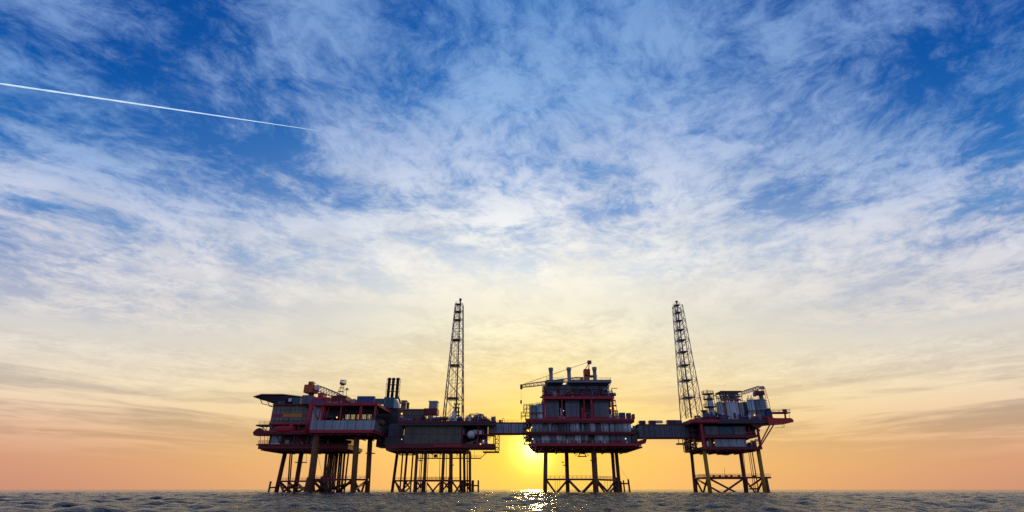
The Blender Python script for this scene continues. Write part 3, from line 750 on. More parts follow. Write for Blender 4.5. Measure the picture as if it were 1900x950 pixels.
# ================================================================== second platform (wellhead, with left flare tower)
def platform_wellhead():
    r = thing('offshore_platform', 'second offshore platform from the left, olive clad, standing on many thin legs', 'platform', (X(810, 905, 318), 318, 0), GP)
    for (ut, ub, w, Y) in ((737.6, 727.5, 4.2, 334), (747.5, 742, 2.2, 332), (755.5, 748.7, 3.3, 322), (766.6, 761.3, 2.3, 330), (774, 769, 4.2, 304), (790, 786.5, 4.6, 304), (823.4, 820, 4.3, 304), (836.5, 835.5, 4.6, 304), (854, 854.3, 3.0, 330), (861, 862, 3.6, 332), (872, 872, 3.6, 334)):
        leg(r, ut, 838, ub, Y, w, 'leg_d', 912.5, 3)
    for (ut, ub, w, Y) in ((784, 779.2, 1.5, 318), (795, 791.5, .8, 322), (816.5, 815, .8, 322), (828.5, 827.5, .9, 320), (839.5, 839, 1.2, 318), (868, 867.5, 1.2, 330), (781, 776.5, .8, 318), (866, 866.5, .8, 330)):
        leg(r, ut, 838, ub, Y, w, 'leg_d', 912.5, 3, 'conductor_pipe', 8)
    for (u, ut, Y) in ((877, 877.3, 330), (783.5, 785, 310), (771.5, 772.5, 308), (833.5, 833, 310), (818, 819, 309), (858, 857.5, 326)):
        leg(r, ut, 891, u, Y, 3.8, 'leg_d', 912.5, 0, 'pile_sleeve')
    leg(r, 887.5, 891, 887.5, 332, 2.4, 'leg_d', 912.5, 0, 'fender_post'); bar(r, (878, 901, 331), (888, 901, 332), 2.4, name='fender_arm')
    zw = Z(890, 304)
    walkway(r, [(X(769, 890, 303), 303), (X(840, 890, 303), 303)], zw, 2.0); walkway(r, [(X(733, 890.5, 333), 333), (X(874, 890.5, 333), 333)], Z(890.5, 331), 2.0)
    for a, b, w in (((792, 896, 304), (803, 911, 304), 2.2), ((816, 896, 304), (803, 911, 304), 2.2), ((733, 893, 334), (741, 911, 330), 2), ((734, 895, 334), (747, 912, 322), 2), ((752, 894, 322), (761, 906, 328), 2), ((763, 893, 330), (751, 905, 322), 2), ((761, 904, 330), (751, 913, 322), 2.2),
                    ((774, 895, 306), (786, 909, 306), 2), ((785, 895, 306), (773, 909, 306), 2), ((824, 895, 306), (833, 907, 306), 2), ((833, 894, 306), (822, 909, 306), 2), ((840, 895, 305), (851, 911, 320), 2.2), ((855, 897, 330), (846, 911, 318), 2.2), ((863, 894, 332), (872, 911, 334), 2), ((871, 896, 334), (860, 905, 332), 2), ((866, 900, 332), (874, 900, 334), 2.4), ((755, 893, 323), (745, 912, 332), 2)):
        bar(r, a, b, w)
    # hanging catwalk under the deck
    zc_ = Z(849.5, 318)
    MB().box(X(776, 849, 318), X(893, 849, 318), 317, 319.5, zc_-.5, zc_).build('catwalk', 'dark', r)
    b = MB(); rail(b, [(X(776, 849, 317), 317, zc_), (X(893, 849, 317), 317, zc_)], 1.3, .06)
    for u in (796, 803, 812, 848, 880): b.tube((X(u, 845, 318), 318, zc_), (X(u, 838, 318), 318, Z(836, 318)), .09, 4)
    b.build('hanger_rail', 'dark', r)
    bx(r, 'inspection_box', 'dark', 805, 811, 843, 848.5, 317.5, 319.5); bx(r, 'catwalk', 'dark', 741, 772, 843, 844.6, 330, 332)
    bx(r, 'access_platform', 'dark', 776, 784, 853.5, 855, 314, 317); bx(r, 'access_platform', 'dark', 866, 872, 855.5, 856.6, 331, 333); bx(r, 'access_platform', 'dark', 836.5, 841.5, 862, 863.4, 303, 306)
    # decks
    Y0, Y1 = 300, 334
    xl, xr = X(713, 831, Y0), X(866, 831, Y0)
    poly = [(xl, Y0+2), (X(745, 831, Y0), Y0), (X(918, 831, Y0), Y0), (X(918, 831, Y0), Y0+14), (xr, Y0+14), (xr, Y1), (xl, Y1)]
    MB().prism(poly, Z(832, Y0), Z(825, Y0)).build('cellar_deck', 'under', r)
    b = MB()
    for i in range(10): yy = Y0+2+i*3.2; b.box(xl+.5, xr-.4, yy, yy+.5, Z(832, Y0)-1.0, Z(832, Y0)-.003)
    for i in range(9): xx = xl+2+i*5; b.box(xx, xx+.45, Y0+1, Y1-.4, Z(832, Y0)-1.5, Z(832, Y0)-1.003)
    b.build('deck_stiffener', 'under', r)
    bx(r, 'edge_beam', 'dark_red', 739, 918, 823.2, 831, Y0-.5, Y0-.003)
    bx(r, 'edge_beam', 'red', 805, 856, 824.5, 829.5, Y0-.8, Y0-.503)
    bx(r, 'process_wall', 'olive', 750, 856, 790, 823, Y0+.6, Y1-4)
    bx(r, 'side_wall', 'slate', 721, 749.5, 786, 812, Y0+14, Y1); bx(r, 'side_wall', 'dark', 714, 749, 812, 825.5, Y0+3, Y1-2, label='dark lower wall band')
    bx(r, 'side_gallery', 'dark_red', 722, 750, 808, 812, Y0+6, Y0+14); lamp(r, 745.5, 815, Y0+1.5, 1.6, 'lamp_w')
    bx(r, 'bridge_wing', 'slate', 700, 746, 776, 829, Y0+30, Y0+44); bx(r, 'bridge_wing', 'dark', 691, 752, 757, 786, Y0+28, Y0+40)
    # right bay left open: plant against a dark rear wall
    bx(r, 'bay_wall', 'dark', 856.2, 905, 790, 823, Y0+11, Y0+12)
    bx(r, 'mid_deck', 'dark_red', 856.3, 918, 805.5, 807, Y0+.4, Y0+11)
    for u in (857, 886, 903, 915.5): bx(r, 'column', 'dark_red', u, u+2, 789, 824, Y0+.2, Y0+1)
    bar(r, (887, 790, Y0+.6), (903, 806, Y0+.6), 1.5, 'dark_red', 'bracing'); bar(r, (903, 807, Y0+.6), (887, 823, Y0+.6), 1.5, 'dark_red', 'bracing')
    clutter(r, X(859, 815, Y0+3), X(903, 815, Y0+3), Y0+2, Y0+9, Z(825, Y0), 20, 4.4, 41, ('steel', 'dark', 'pipe', 'silver', 'leg'))
    clutter(r, X(859, 800, Y0+3), X(903, 800, Y0+3), Y0+2, Y0+9, Z(805.5, Y0), 18, 3.8, 43, ('steel', 'dark', 'pipe', 'silver', 'leg'))
    lamp(r, 891.5, 824, Y0-.6, 2.2, 'lamp_o'); lamp(r, 897, 818, Y0-.2, 1.6, 'lamp_w')
    p = at(874, 806, Y0-.4); rv = 7*pxm(806, Y0)
    MB().lathe((p.x, p.y, p.z), [(.2, -1.3), (rv*.5, -1.1), (rv*.86, -.5), (rv, .3), (rv, 9)], 28, 'y').build('horizontal_vessel', 'white', r)
    # stair tower on the right end
    b = MB(); xa, xb_ = X(918.5, 820, Y0+4), X(926, 820, Y0+4); za, zb_ = Z(838, Y0), Z(806, Y0)
    for xx in (xa+.2, xb_):
        for yy in (Y0+3, Y0+9): b.tube((xx, yy, za), (xx, yy, zb_), .18, 5)
    b.build('stair_frame', 'dark_red', r)
    for i in range(4):
        z0 = za+(zb_-za)*i/4; z1_ = za+(zb_-za)*(i+1)/4; b = MB(); b.box(xa, xb_, Y0+3, Y0+4, z0-.1, z0+.1)
        s0, s1 = (Y0+4, Y0+9) if i % 2 == 0 else (Y0+9, Y0+4)
        b.tube((xa+.4, s0, z0), (xb_-.4, s1, z1_), .16, 4); b.tube((xa+.4, s0+.8, z0), (xb_-.4, s1+.8, z1_), .16, 4); b.build('stair_flight', 'dark_red', r)
    zz_ = Z(837.5, Y0+3); b = MB().box(X(896, 838, Y0+3), xb_+.2, Y0+2, Y0+10, zz_-.5, zz_); o = b.build('lower_gallery', 'dark_red', r)
    rail(MB(), [(X(896, 838, Y0+2), Y0+2, zz_), (xb_, Y0+2, zz_), (xb_, Y0+10, zz_)], 2.0, .09, step=1.8).build('handrail', 'dark_red', o)
    bar(r, (893, 849, 318), (905, 838, 306), 1.2, 'dark', 'gallery_strut')
    # weather deck
    zt = Z(781, Y0)
    MB().prism([(X(739, 785, Y0), Y0-1), (X(920, 785, Y0), Y0-1), (X(920, 785, Y0), Y0+14), (xr+2, Y0+14), (xr+2, Y1), (X(735, 785, Y0), Y1)], Z(787, Y0), zt).build('weather_deck', 'under', r)
    bx(r, 'edge_beam', 'dark_red', 738, 921, 781.5, 784.5, Y0-1.6, Y0-1.003); bx(r, 'edge_beam', 'dark', 738, 920, 785, 789, Y0-1.4, Y0-1.003)
    rail(MB(), [(X(742, 781, Y0-1), Y0-1, zt), (X(919, 781, Y0-1), Y0-1, zt)], 1.3, .06).build('handrail', 'dark_red', r)
    d = bx(r, 'deck_house', 'olive', 739, 785.5, 760.5, 781, Y0+8, Y0+22, label='olive clad deck house with pinkish roof')
    bx(d, 'roof', 'pipe', 737.5, 786.5, 758.6, 760.4, Y0+7.4, Y0+22.6, 771); lamp(r, 745.5, 767.5, Y0+7.7, 3, 'lamp_o'); bx(d, 'door', 'pale', 742, 748, 771, 781, Y0+7.85, Y0+8.1, 776)
    bx(r, 'air_cooler', 'dark_red', 786, 811, 757.5, 768, Y0+9, Y0+18); b = MB()
    for u in (787, 795, 803, 810): b.tube((X(u, 775, Y0+9.4), Y0+9.4, zt), (X(u, 765, Y0+9.4), Y0+9.4, Z(767, Y0+9.4)), .25, 6)
    b.build('cooler_stand', 'dark_red', r)
    bx(r, 'exhaust_housing', 'steel', 796, 811, 745, 757.4, Y0+11, Y0+17); bx(r, 'exhaust_hood', 'pale', 795, 812, 743.5, 745, Y0+10.6, Y0+17.4)
    clutter(r, X(742, 775, Y0+3), X(815, 775, Y0+3), Y0+1, Y0+7, zt, 26, 3.6, 51, ('blue', 'steel', 'dark', 'pipe', 'teal', 'red'))
    clutter(r, X(786, 775, Y0+12), X(822, 775, Y0+12), Y0+10, Y0+20, zt, 12, 6, 55, ('steel', 'dark', 'pipe', 'dark_red'))
    clutter(r, X(862, 775, Y0+4), X(902, 775, Y0+6), Y0+3, Y0+12, zt, 40, 5.0, 61, ('steel', 'dark', 'pipe', 'silver', 'leg'))
    clutter(r, X(822, 775, Y0+3), X(858, 775, Y0+5), Y0+1, Y0+6, zt, 16, 3.2, 63, ('steel', 'dark', 'blue', 'silver', 'red'))
    for u, vtop in ((896, 768), (891, 769.5)):
        a, z1_ = X(u, 775, Y0+5), Z(vtop, Y0+5); L = 3.2
        MB().path([(a-L, Y0+5, zt)] + [(a-L/2+L/2*math.cos(R(180-k*22.5)), Y0+5, z1_-1.6+1.6*math.sin(R(k*22.5))) for k in range(9)] + [(a, Y0+5, zt)], .22, 8).build('vent_pipe', 'steel', r)
    # the vessel cluster under the flare
    a = X(842, 765, 309); MB().lathe((a, 309, zt), [(.5, 0), (1.0, .3), (1.05, 1), (1.05, 5.6), (.85, 6.3), (.4, 6.7), (.2, 6.75), (.2, 8)], 16).build('knockout_vessel', 'silver', r)
    b = MB(); a = X(848, 755, 312)
    for k in range(7):
        t_ = k*.9; b.tube((a+1.3*math.cos(t_), 312+1.3*math.sin(t_), zt), (a+1.1*math.cos(t_), 312+1.1*math.sin(t_), zt+9+2.2*math.sin(k*2.1)), .22, 6)
    for k in range(5): b.box(a-1.9, a+1.8, 310.6, 313.4, zt+2+k*2.2, zt+2.3+k*2.2)
    b.build('vessel_scaffold', 'dark', r)
    return r
platform_wellhead()

def vent_stack():
    Y = 326; x0, x1 = X(712, 745, Y), X(742, 745, Y); z0, z1 = Z(757, Y), Z(737, Y)
    t = thing('exhaust_stack', 'cluster of three dark exhaust pipes on a teal housing between the two left platforms', 'exhaust stack', ((x0+x1)/2, Y+4, z0))
    xm = x0+(x1-x0)*.62
    MB().box(x0, xm, Y, Y+8, z0, z1).build('housing', 'teal', t)
    b = MB(); n = [(xm+.003, z0), (x1-.5, z0), (x1-1.0, z0+2.6), (x1-3.2, z1-.4), (xm+.003, z1-.4)]
    b.add([(p, Y+.5, q) for p, q in n] + [(p, Y+7, q) for p, q in n], [(0,1,2,3,4), (9,8,7,6,5)] + [(i, 5+i, 5+(i+1) % 5, (i+1) % 5) for i in range(5)]); b.build('duct_bend', 'pale', t)
    for i, u in enumerate((721, 728.6, 736.8)):
        p = at(u, 735, Y+3); q = at(u+.8, 701, Y+3); xx = X(u+.4, 718, Y+3)
        MB().lathe((xx, Y+3, z1-.5), [(.95, 0), (.95, q.z-z1-1), (1.15, q.z-z1-.9), (1.15, q.z-z1-.4), (.8, q.z-z1-.35), (.8, q.z-z1+.5)], 14).build('exhaust_pipe', 'dark', t)
        for k in (.33, .66, .95): MB().lathe((xx, Y+3, z1+(q.z-z1)*k), [(1.0, -.12), (1.35, -.1), (1.35, .1), (1.0, .12)], 12).build('clamp_ring', 'steel', t)
    b = MB(); xa, xb_ = X(718, 718, Y+3), X(741, 718, Y+3); zt = Z(702, Y+3)
    for xx in (xa, xb_):
        for yy in (Y+1.2, Y+5): b.tube((xx, yy, z1-.5), (xx, yy, zt), .12, 5)
    for k in range(6):
        za, zb_ = z1+(zt-z1)*k/6, z1+(zt-z1)*(k+1)/6
        for xx in (xa, xb_): b.tube((xx, Y+1.2, za), (xx, Y+5, zb_), .08, 4)
        b.tube((xa, Y+5, zb_), (xb_, Y+5, zb_), .08, 4)
    b.build('support_lattice', 'tan', t)
    b = MB(); a = at(739, 737, Y+3); b.path([(a.x-1.5, Y+3, a.z+5), (a.x-1.2, Y+3, a.z+1.5), (a.x+.5, Y+3, a.z-1.0), (a.x+1.8, Y+3, a.z-4)], .55, 8); b.build('drain_elbow', 'dark', t)
vent_stack()
def stack_plant():
    Y = 322; t = thing('filter_house', 'rusty brown filter house with pipes right of the three exhaust pipes', 'filter house', (X(751, 752, Y), Y+3, Z(758, Y)))
    x0, x1 = X(744, 752, Y), X(756, 752, Y)
    MB().box(x0, x1-1, Y, Y+5, Z(758, Y), Z(744, Y)).build('housing', 'pipe', t)
    MB().box(x0-.3, x1-.7, Y-.3, Y+5.3, Z(744, Y)+.003, Z(742.8, Y)).build('roof', 'dark', t)
    MB().lathe((x1, Y+2, Z(758, Y)), [(.7, 0), (.7, 3), (.9, 3.1), (.9, 3.5), (.3, 3.8)], 12).build('intake_hood', 'dark', t)
    MB().box(x0+.6, x1-1.6, Y-.15, Y+.1, Z(754, Y), Z(748, Y)).build('louvre', 'dark', t)
stack_plant()
FT = 'flare towers'
lattice_tower('flare_tower', 'left flare tower with reddish legs and thick tan riser pipe', 823.5, 859, 778, 845, 859.5, 566, 313, 9, FT, 'tan', 555, (1, 3, 5, 7, 8, 9), .25)

# ================================================================== third platform (compression, tall stepped deckhouse)
def platform_compression():
    r = thing('offshore_platform', 'tallest stepped offshore platform, standing between the two link bridges', 'platform', (X(1078, 905, 315), 315, 0), GP)
    leg(r, 1012.6, 835, 1011.4, 297, 5.8, 'leg'); leg(r, 1051, 835, 1053.5, 333, 5.6, 'leg'); leg(r, 1101.4, 835, 1105.8, 296, 8.0, 'leg')
    leg(r, 1135.8, 835, 1141.4, 330, 4.8, 'leg'); leg(r, 1143, 835, 1150, 334, 5.2, 'leg')
    leg(r, 1144, 886, 1146, 326, 5.0, 'leg_d', 912.5, 0, 'pile_sleeve'); leg(r, 1150.5, 893, 1152, 331, 4.6, 'leg_d', 912.5, 0, 'pile_sleeve')
    walkway(r, [(X(1013, 888, 299), 299), (X(1104, 888, 299), 299), (X(1142, 888, 326), 326)], Z(888, 301), 2.4)
    for a, b, w in (((1015.5, 893, 299), (1029, 912, 315), 2.6), ((1035, 912, 315), (1051, 893, 332), 2.8), ((1057, 893, 332), (1075, 912, 318), 3.4), ((1083, 912, 310), (1101, 893, 298), 3.6), ((1109, 893, 298), (1126, 911, 314), 3), ((1110, 898, 298), (1121, 912, 308), 2.4),
                    ((1127, 912, 316), (1140, 894, 328), 2.4), ((1133, 912, 318), (1141, 902, 328), 2.6), ((1145, 891, 328), (1150, 905, 332), 2.6)):
        bar(r, a, b, w)
    for u in (1030, 1034, 1038.5, 1122, 1127, 1132): bar(r, (u, 890, 304), (u+.6, 911, 304), .55, 'dark', 'hose_line')
    leg(r, 1156.5, 891, 1159, 333, 2.2, 'leg_d', 912.5, 0, 'fender_post'); leg(r, 1165.5, 889, 1168.5, 333, 2.6, 'leg_d', 912.5, 0, 'fender_post'); bar(r, (1151, 897, 333), (1167, 897.5, 333), 2.4, name='fender_arm')
    bar(r, (1149, 866, 333), (1165, 889, 333), .4, 'dark', 'mooring_line')
    for u, v, Y in ((1044.5, 857.3, 331), (1053.5, 851, 331), (1098, 854, 294), (1106, 850.5, 294), (1047, 863, 331)):
        bx(r, 'access_platform', 'dark', u-2, u+2, v-.6, v+.8, Y-1, Y+1.5)
    # suspended work platform under the deck
    z0 = Z(846.3, 315); xa, xb = X(1072.5, 846, 315), X(1088.5, 846, 315)
    b = MB().box(xa, xb, 313, 318, z0-.3, z0); o = b.build('hanging_platform', 'dark', r)
    b = MB()
    xm = (xa+xb)/2
    for s in (-1, 1): b.tube((xm+s*2.0, 315, z0), (xm+s*.8, 315, z0+3.6), .3, 6); b.tube((xm+s*4, 315, z0), (xm+s*1.4, 315, z0+2.6), .15, 6)
    b.box(xm-1.4, xm+1.4, 314, 316.5, z0+1.2, z0+3.4); b.build('hanger_frame', 'dark', o)
    Y0, Y1 = 290, 338
    # plan of the hull decks, tapering to the rear at the left
    def plan(ul, ur, ins=0, v=823):
        return [(X(ul, v, Y0)+ins, Y0+ins*.5), (X(ur, v, Y0)-ins, Y0+ins*.5), (X(ur, v, Y0)-ins, Y0+20), (X(1163.5, 836.5, Y1)-ins, Y1), (X(989.5, 836.5, Y1)+ins, Y1), (X(ul, v, Y0)+ins+1, Y0+16)]
    MB().prism(plan(981, 1187), Z(827.5, Y0), Z(823, Y0)).build('cellar_deck', 'under', r)
    b = MB()
    for i in range(13): yy = Y0+2.5+i*3.5; b.box(X(992, 836, Y1), X(1160, 836, Y1), yy, yy+.5, Z(827.5, Y0)-.9, Z(827.5, Y0)-.003)
    for i in range(10): xx = X(992, 836, Y1)+1.5+i*5.6; b.box(xx, xx+.45, Y0+1, Y1-.3, Z(827.5, Y0)-1.4, Z(827.5, Y0)-.903)
    b.build('deck_stiffener', 'under', r)
    bx(r, 'edge_beam', 'red', 980, 1190, 822.3, 827.5, Y0-.7, Y0-.003)
    lamp(r, 1031, 831, Y0+14, 1.6, 'white', 'ceiling_light'); bar(r, (1031.5, 829, 300), (1031.5, 836, 300), 1.6, 'white', 'drain_pipe'); bar(r, (1118, 837, 318), (1126, 828, 306), 1.3, 'silver', 'drain_pipe')
    def bay_row(v0, v1, u0, u1, m_list, seed):
        q = random.Random(seed); u = u0
        while u < u1-3:
            w = q.choice((9, 11, 14, 7, 17)); w = min(w, u1-u)
            m = q.choice(m_list); rec = q.choice((.3, .5, .8, 1.2, 3.0))
            bx(r, 'cladding_panel', m, u+.35, u+w-.35, v0, v1, Y0+rec, Y0+rec+.6)
            u += w
    W = X(1172, 800, Y0)
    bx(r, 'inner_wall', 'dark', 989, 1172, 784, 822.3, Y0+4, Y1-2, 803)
    bay_row(807, 822, 987, 1171, ('pale', 'panel', 'slate', 'panel', 'beige', 'slate'), 5)
    bay_row(784.5, 800.5, 986, 1171, ('pale', 'panel', 'pale', 'pale', 'panel', 'slate'), 9)
    bx(r, 'main_deck', 'dark_red', 978, 1178, 801, 806.5, Y0-1.2, Y1-1); bx(r, 'edge_beam', 'dark_red', 976, 1180, 800.6, 804, Y0-1.7, Y0-1.203)
    for v, yo in ((800.6, 1.6), (822.3, .6)):
        rail(MB(), [(X(978, v, Y0-yo), Y0-yo, Z(v, Y0-yo)), (X(1180, v, Y0-yo), Y0-yo, Z(v, Y0-yo))], 1.3, .06).build('handrail', 'dark_red', r)
    q = random.Random(4)
    for i in range(18):
        u = 990+i*10+q.uniform(-2, 2)
        bx(r, 'equipment_cabinet', q.choice(('steel', 'white', 'slate', 'red', 'dark', 'silver', 'orange', 'blue')), u, u+q.uniform(2, 5), 822.3-q.uniform(4, 8), 822.3, Y0-.2, Y0+.25)
    for i in range(14):
        u = 990+i*12.8+q.uniform(-2, 2); bx(r, 'downpipe', q.choice(('steel', 'dark', 'white')), u, u+.9, 785, 800.5, Y0-.3, Y0+.1)
    for u, v in ((986.5, 793), (988.5, 814.5), (1172.5, 792), (1161, 814)): lamp(r, u, v, Y0-1.5, 2.3, 'lamp_w')
    lamp(r, 1069, 818.5, Y0-.4, 3, 'orange', 'life_ring')
    # left end: open ladder bays
    b = MB(); xs = [X(u, 800, Y0+3) for u in (972, 982.5)]
    for xx in xs:
        for yy in (Y0+1, Y0+7): b.tube((xx, yy, Z(824, Y0+3)), (xx, yy, Z(783, Y0+3)), .22, 6)
    for v in (823.5, 812, 803, 795, 785): b.box(xs[0]-.3, xs[1], Y0+1, Y0+7, Z(v, Y0+3)-.25, Z(v, Y0+3)+.1)
    b.tube((xs[0], Y0+4, Z(823, Y0+3)), (xs[1], Y0+4, Z(812, Y0+3)), .2, 5); b.tube((xs[1], Y0+4, Z(803, Y0+3)), (xs[0], Y0+4, Z(795, Y0+3)), .2, 5); b.tube((xs[0], Y0+4, Z(812, Y0+3)), (xs[1], Y0+4, Z(803, Y0+3)), .2, 5)
    b.build('end_stair', 'dark_red', r)
    # right end: boom-like gallery curving up to the bridge
    z0 = Z(827, Y0+5); p = [(X(1178, 827, Y0+5), Z(827.3, Y0+5)), (X(1195, 825, Y0+5), Z(823.5, Y0+5)), (X(1197, 820, Y0+5), Z(817, Y0+5)), (X(1199, 816, Y0+5), Z(812, Y0+5)), (X(1195.5, 816, Y0+5), Z(812, Y0+5)), (X(1193, 820, Y0+5), Z(818, Y0+5)), (X(1187, 822, Y0+5), Z(817.5, Y0+5)), (X(1178, 822, Y0+5), Z(821, Y0+5))]
    n = len(p); b = MB(); b.add([(a, Y0+1, c) for a, c in p]+[(a, Y0+7, c) for a, c in p], [tuple(range(n)), tuple(range(2*n-1, n-1, -1))]+[(i, n+i, n+(i+1) % n, (i+1) % n) for i in range(n)]); b.build('end_gallery', 'dark_red', r)
    bx(r, 'end_room', 'dark', 1172.3, 1181, 790, 806, Y0+8, Y0+20); bx(r, 'end_room', 'slate', 1172, 1183, 806.5, 822, Y0+9, Y0+20)
    clutter(r, X(1173, 800, Y0+3), X(1179, 800, Y0+3), Y0+1, Y0+5, Z(801, Y0), 5, 3.5, 71)
    # upper deck
    zt = Z(777, Y0)
    MB().prism([(X(976, 780, Y0), Y0-1), (X(1176, 780, Y0), Y0-1), (X(1176, 780, Y0), Y0+30), (X(976, 780, Y0)+1, Y0+30)], Z(784, Y0), zt).build('upper_deck', 'under', r)
    bx(r, 'edge_beam', 'red', 975, 1177, 776.5, 780, Y0-1.6, Y0-1.003); bx(r, 'edge_beam', 'dark_red', 975, 1176, 780.3, 784, Y0-1.4, Y0-1.003)
    rail(MB(), [(X(1011, 777, Y0-1), Y0-1, zt), (X(1176, 777, Y0-1), Y0-1, zt), (X(1176, 777, Y0-1), Y0+20, zt)], 1.3, .06).build('handrail', 'red', r)
    bx(r, 'stair_head', 'dark_red', 1174.5, 1178, 768, 777, Y0+2, Y0+6)
    # scaffold at the left edge
    for (ua, ub, va, vb_) in ((967, 983, 765, 777), (972, 983, 750.5, 765)):
        b = MB(); xa, xb = X(ua, 770, Y0+4), X(ub, 770, Y0+4)
        for xx in (xa, (xa+xb)/2, xb):
            for yy in (Y0+3, Y0+8): b.tube((xx, yy, Z(vb_, Y0+4)), (xx, yy, Z(va, Y0+4)), .17, 5)
        for zz_ in (Z(va, Y0+4), (Z(va, Y0+4)+Z(vb_, Y0+4))/2):
            b.box(xa, xb, Y0+3, Y0+3.3, zz_-.12, zz_+.12); b.box(xa, xb, Y0+7.7, Y0+8, zz_-.12, zz_+.12)
        b.tube((xa, Y0+3, Z(vb_, Y0+4)), (xb, Y0+3, Z(va, Y0+4)), .1, 4)
        b.build('access_scaffold', 'red', r)
    # compressor hall: red frame with clad bays between
    h0, h1 = Y0+4, Y0+32
    xl, xr = X(1010.5, 757, h0), X(1137, 757, h0)
    bx(r, 'hall_core', 'dark', 1014, 1134, 740, 777, h0+5, h1, 757)
    for i, (a, b_, m) in enumerate(((1012, 1037, 'slate'), (1049, 1075, 'slate'), (1101, 1130, 'slate'))):
        bx(r, 'hall_panel', m, a, b_, 748, 774, h0+.5, h0+1.1, 760); bx(r, 'hall_panel', 'dark', a, b_, 740.5, 747.7, h0+.7, h0+1.3, 745); bx(r, 'plinth', 'dark_red', a, b_, 774.2, 777, h0+.3, h0+1.2, 775)
    for u, w in ((1010, 2), (1043, 2), (1098, 4), (1137, 4), (1084, 1.6)):
        p_, q_ = X(u, 757, h0), w*pxm(757, h0)/2; MB().box(p_-q_, p_+q_, h0-.4, h0+.8, zt, Z(740, h0)).build('column', 'red', r)
    clutter(r, X(1039, 770, h0+2), X(1047, 770, h0+2), h0+1, h0+4, zt, 8, 7, 81); clutter(r, X(1077, 770, h0+2), X(1097, 770, h0+2), h0+1, h0+4, zt, 12, 8, 83); clutter(r, X(1130, 770, h0+2), X(1136, 770, h0+2), h0+1, h0+4, zt, 5, 6, 85)
    lamp(r, 1133, 757.3, h0-.4, 2.8, 'lamp_o'); lamp(r, 1141, 757, h0+6, 2.2, 'lamp_o'); lamp(r, 1045.5, 762, h0-.2, 1.4, 'lamp_w')
    b = MB(); xs_ = X(1141.5, 757, h0+6)
    for k in range(4):
        z0, z1_ = zt+(Z(739, h0)-zt)*k/4, zt+(Z(739, h0)-zt)*(k+1)/4
        b.box(xr+.7, xs_+1.4-.3*k, h0+5, h0+9, z1_-.2, z1_); b.tube((xs_+1.2-.3*k, h0+5, z0), (xs_+1.2-.3*k, h0+5, z1_), .14, 5); b.tube((xr+1, h0+5, z0), (xs_+1, h0+8, z1_), .14, 5)
    b.build('outside_stair', 'dark_red', r)
    zh = Z(735.3, h0)
    MB().box(xl-.6, xr+.9, h0-.6, h1, Z(740.3, h0), zh).build('hall_roof', 'under', r)
    bx(r, 'edge_beam', 'red', 1008.5, 1139.5, 735, 740.3, h0-1.1, h0-.603)
    rail(MB(), [(xl, h0-.5, zh), (xr+.5, h0-.5, zh), (xr+.5, h1, zh)], 1.3, .07).build('handrail', 'red', r)
    # air-intake storey: dark with daylight between, broad sloping hoods
    g0, g1 = Y0+6, Y0+30
    for (a, b_) in ((1014.5, 1034), (1038, 1061), (1067, 1077), (1083, 1091), (1095, 1112), (1117, 1128)):
        bx(r, 'intake_unit', 'navy' if a > 1060 else 'slate', a, b_, 713.5, 734, g0+1, g1-6, 724)
    bx(r, 'intake_wall', 'slate', 1014.5, 1128, 713.5, 722, g0+.5, g0+1-.003, 718)
    for u in (1013, 1036, 1064, 1087.5, 1113, 1129): bx(r, 'column', 'dark_red', u, u+1.4, 713, 735, g0, g0+.6, 724)
    clutter(r, X(1016, 730, g0-1), X(1127, 730, g0-1), h0+.2, g0-.4, zh, 22, 3.4, 87, ('dark', 'steel', 'navy', 'dark_red'))
    for (a, b_, c, d) in ((1013.5, 1045, 1018, 1041), (1053, 1132, 1058, 1128)):
        z_t, z_m, z_b = Z(706.3, g0), Z(711, g0), Z(714, g0)
        xa, xb = X(a, 710, g0), X(b_, 710, g0)
        hd = MB().box(xa, xb, g0-3, g1+1, z_m, z_t).build('intake_hood', 'slate', r)
        MB().box(xa-.3, xb+.3, g0-3.4, g0-3.003, z_m-.1, z_m+.75).build('gutter', 'steel', hd)
        v = [(xa, g0-3, z_m-.003), (xb, g0-3, z_m-.003), (xb, g1, z_m-.003), (xa, g1, z_m-.003), (xa+1.5, g0+.3, z_b-.6), (xb-1.5, g0+.3, z_b-.6), (xb-1.5, g1-1, z_b-.6), (xa+1.5, g1-1, z_b-.6)]
        MB().add(v, [(0,1,2,3), (7,6,5,4), (0,4,5,1), (1,5,6,2), (2,6,7,3), (3,7,4,0)]).build('hood_skirt', 'slate', hd)
    rail(MB(), [(X(1013, 706, g0), g0-2.8, Z(706.3, g0)), (X(1045, 706, g0), g0-2.8, Z(706.3, g0))], 1.2, .06).build('handrail', 'steel', r)
    rail(MB(), [(X(1053, 706, g0), g0-2.8, Z(706.3, g0)), (X(1132, 706, g0), g0-2.8, Z(706.3, g0)), (X(1132, 706, g0), g1, Z(706.3, g0))], 1.2, .06).build('handrail', 'steel', r)
    b = MB(); xa = X(1131.5, 712, g0)
    b.path([(xa-1.5, g0, zh), (xa-1.6, g0, Z(722, g0)), (xa+.2, g0, Z(713, g0)), (xa+1.0, g0, Z(706, g0))], .2, 6); b.build('hood_brace', 'steel', r)
    clutter(r, X(1009, 730, h0+6), X(1014, 730, h0+6), h0+4, h0+10, zh, 6, 8.5, 91, ('steel', 'pipe', 'dark_red', 'tan')); clutter(r, X(1118, 730, h0+2), X(1136, 730, h0+2), h0+.5, h0+4, zh, 8, 5, 93, ('white', 'steel', 'dark_red', 'red'))
    bx(r, 'side_platform', 'dark_red', 1006, 1013, 732.5, 734, h0+4, h0+12); bx(r, 'roof_stub', 'pipe', 1011.5, 1017, 706, 709.5, g0-2, g0+2)
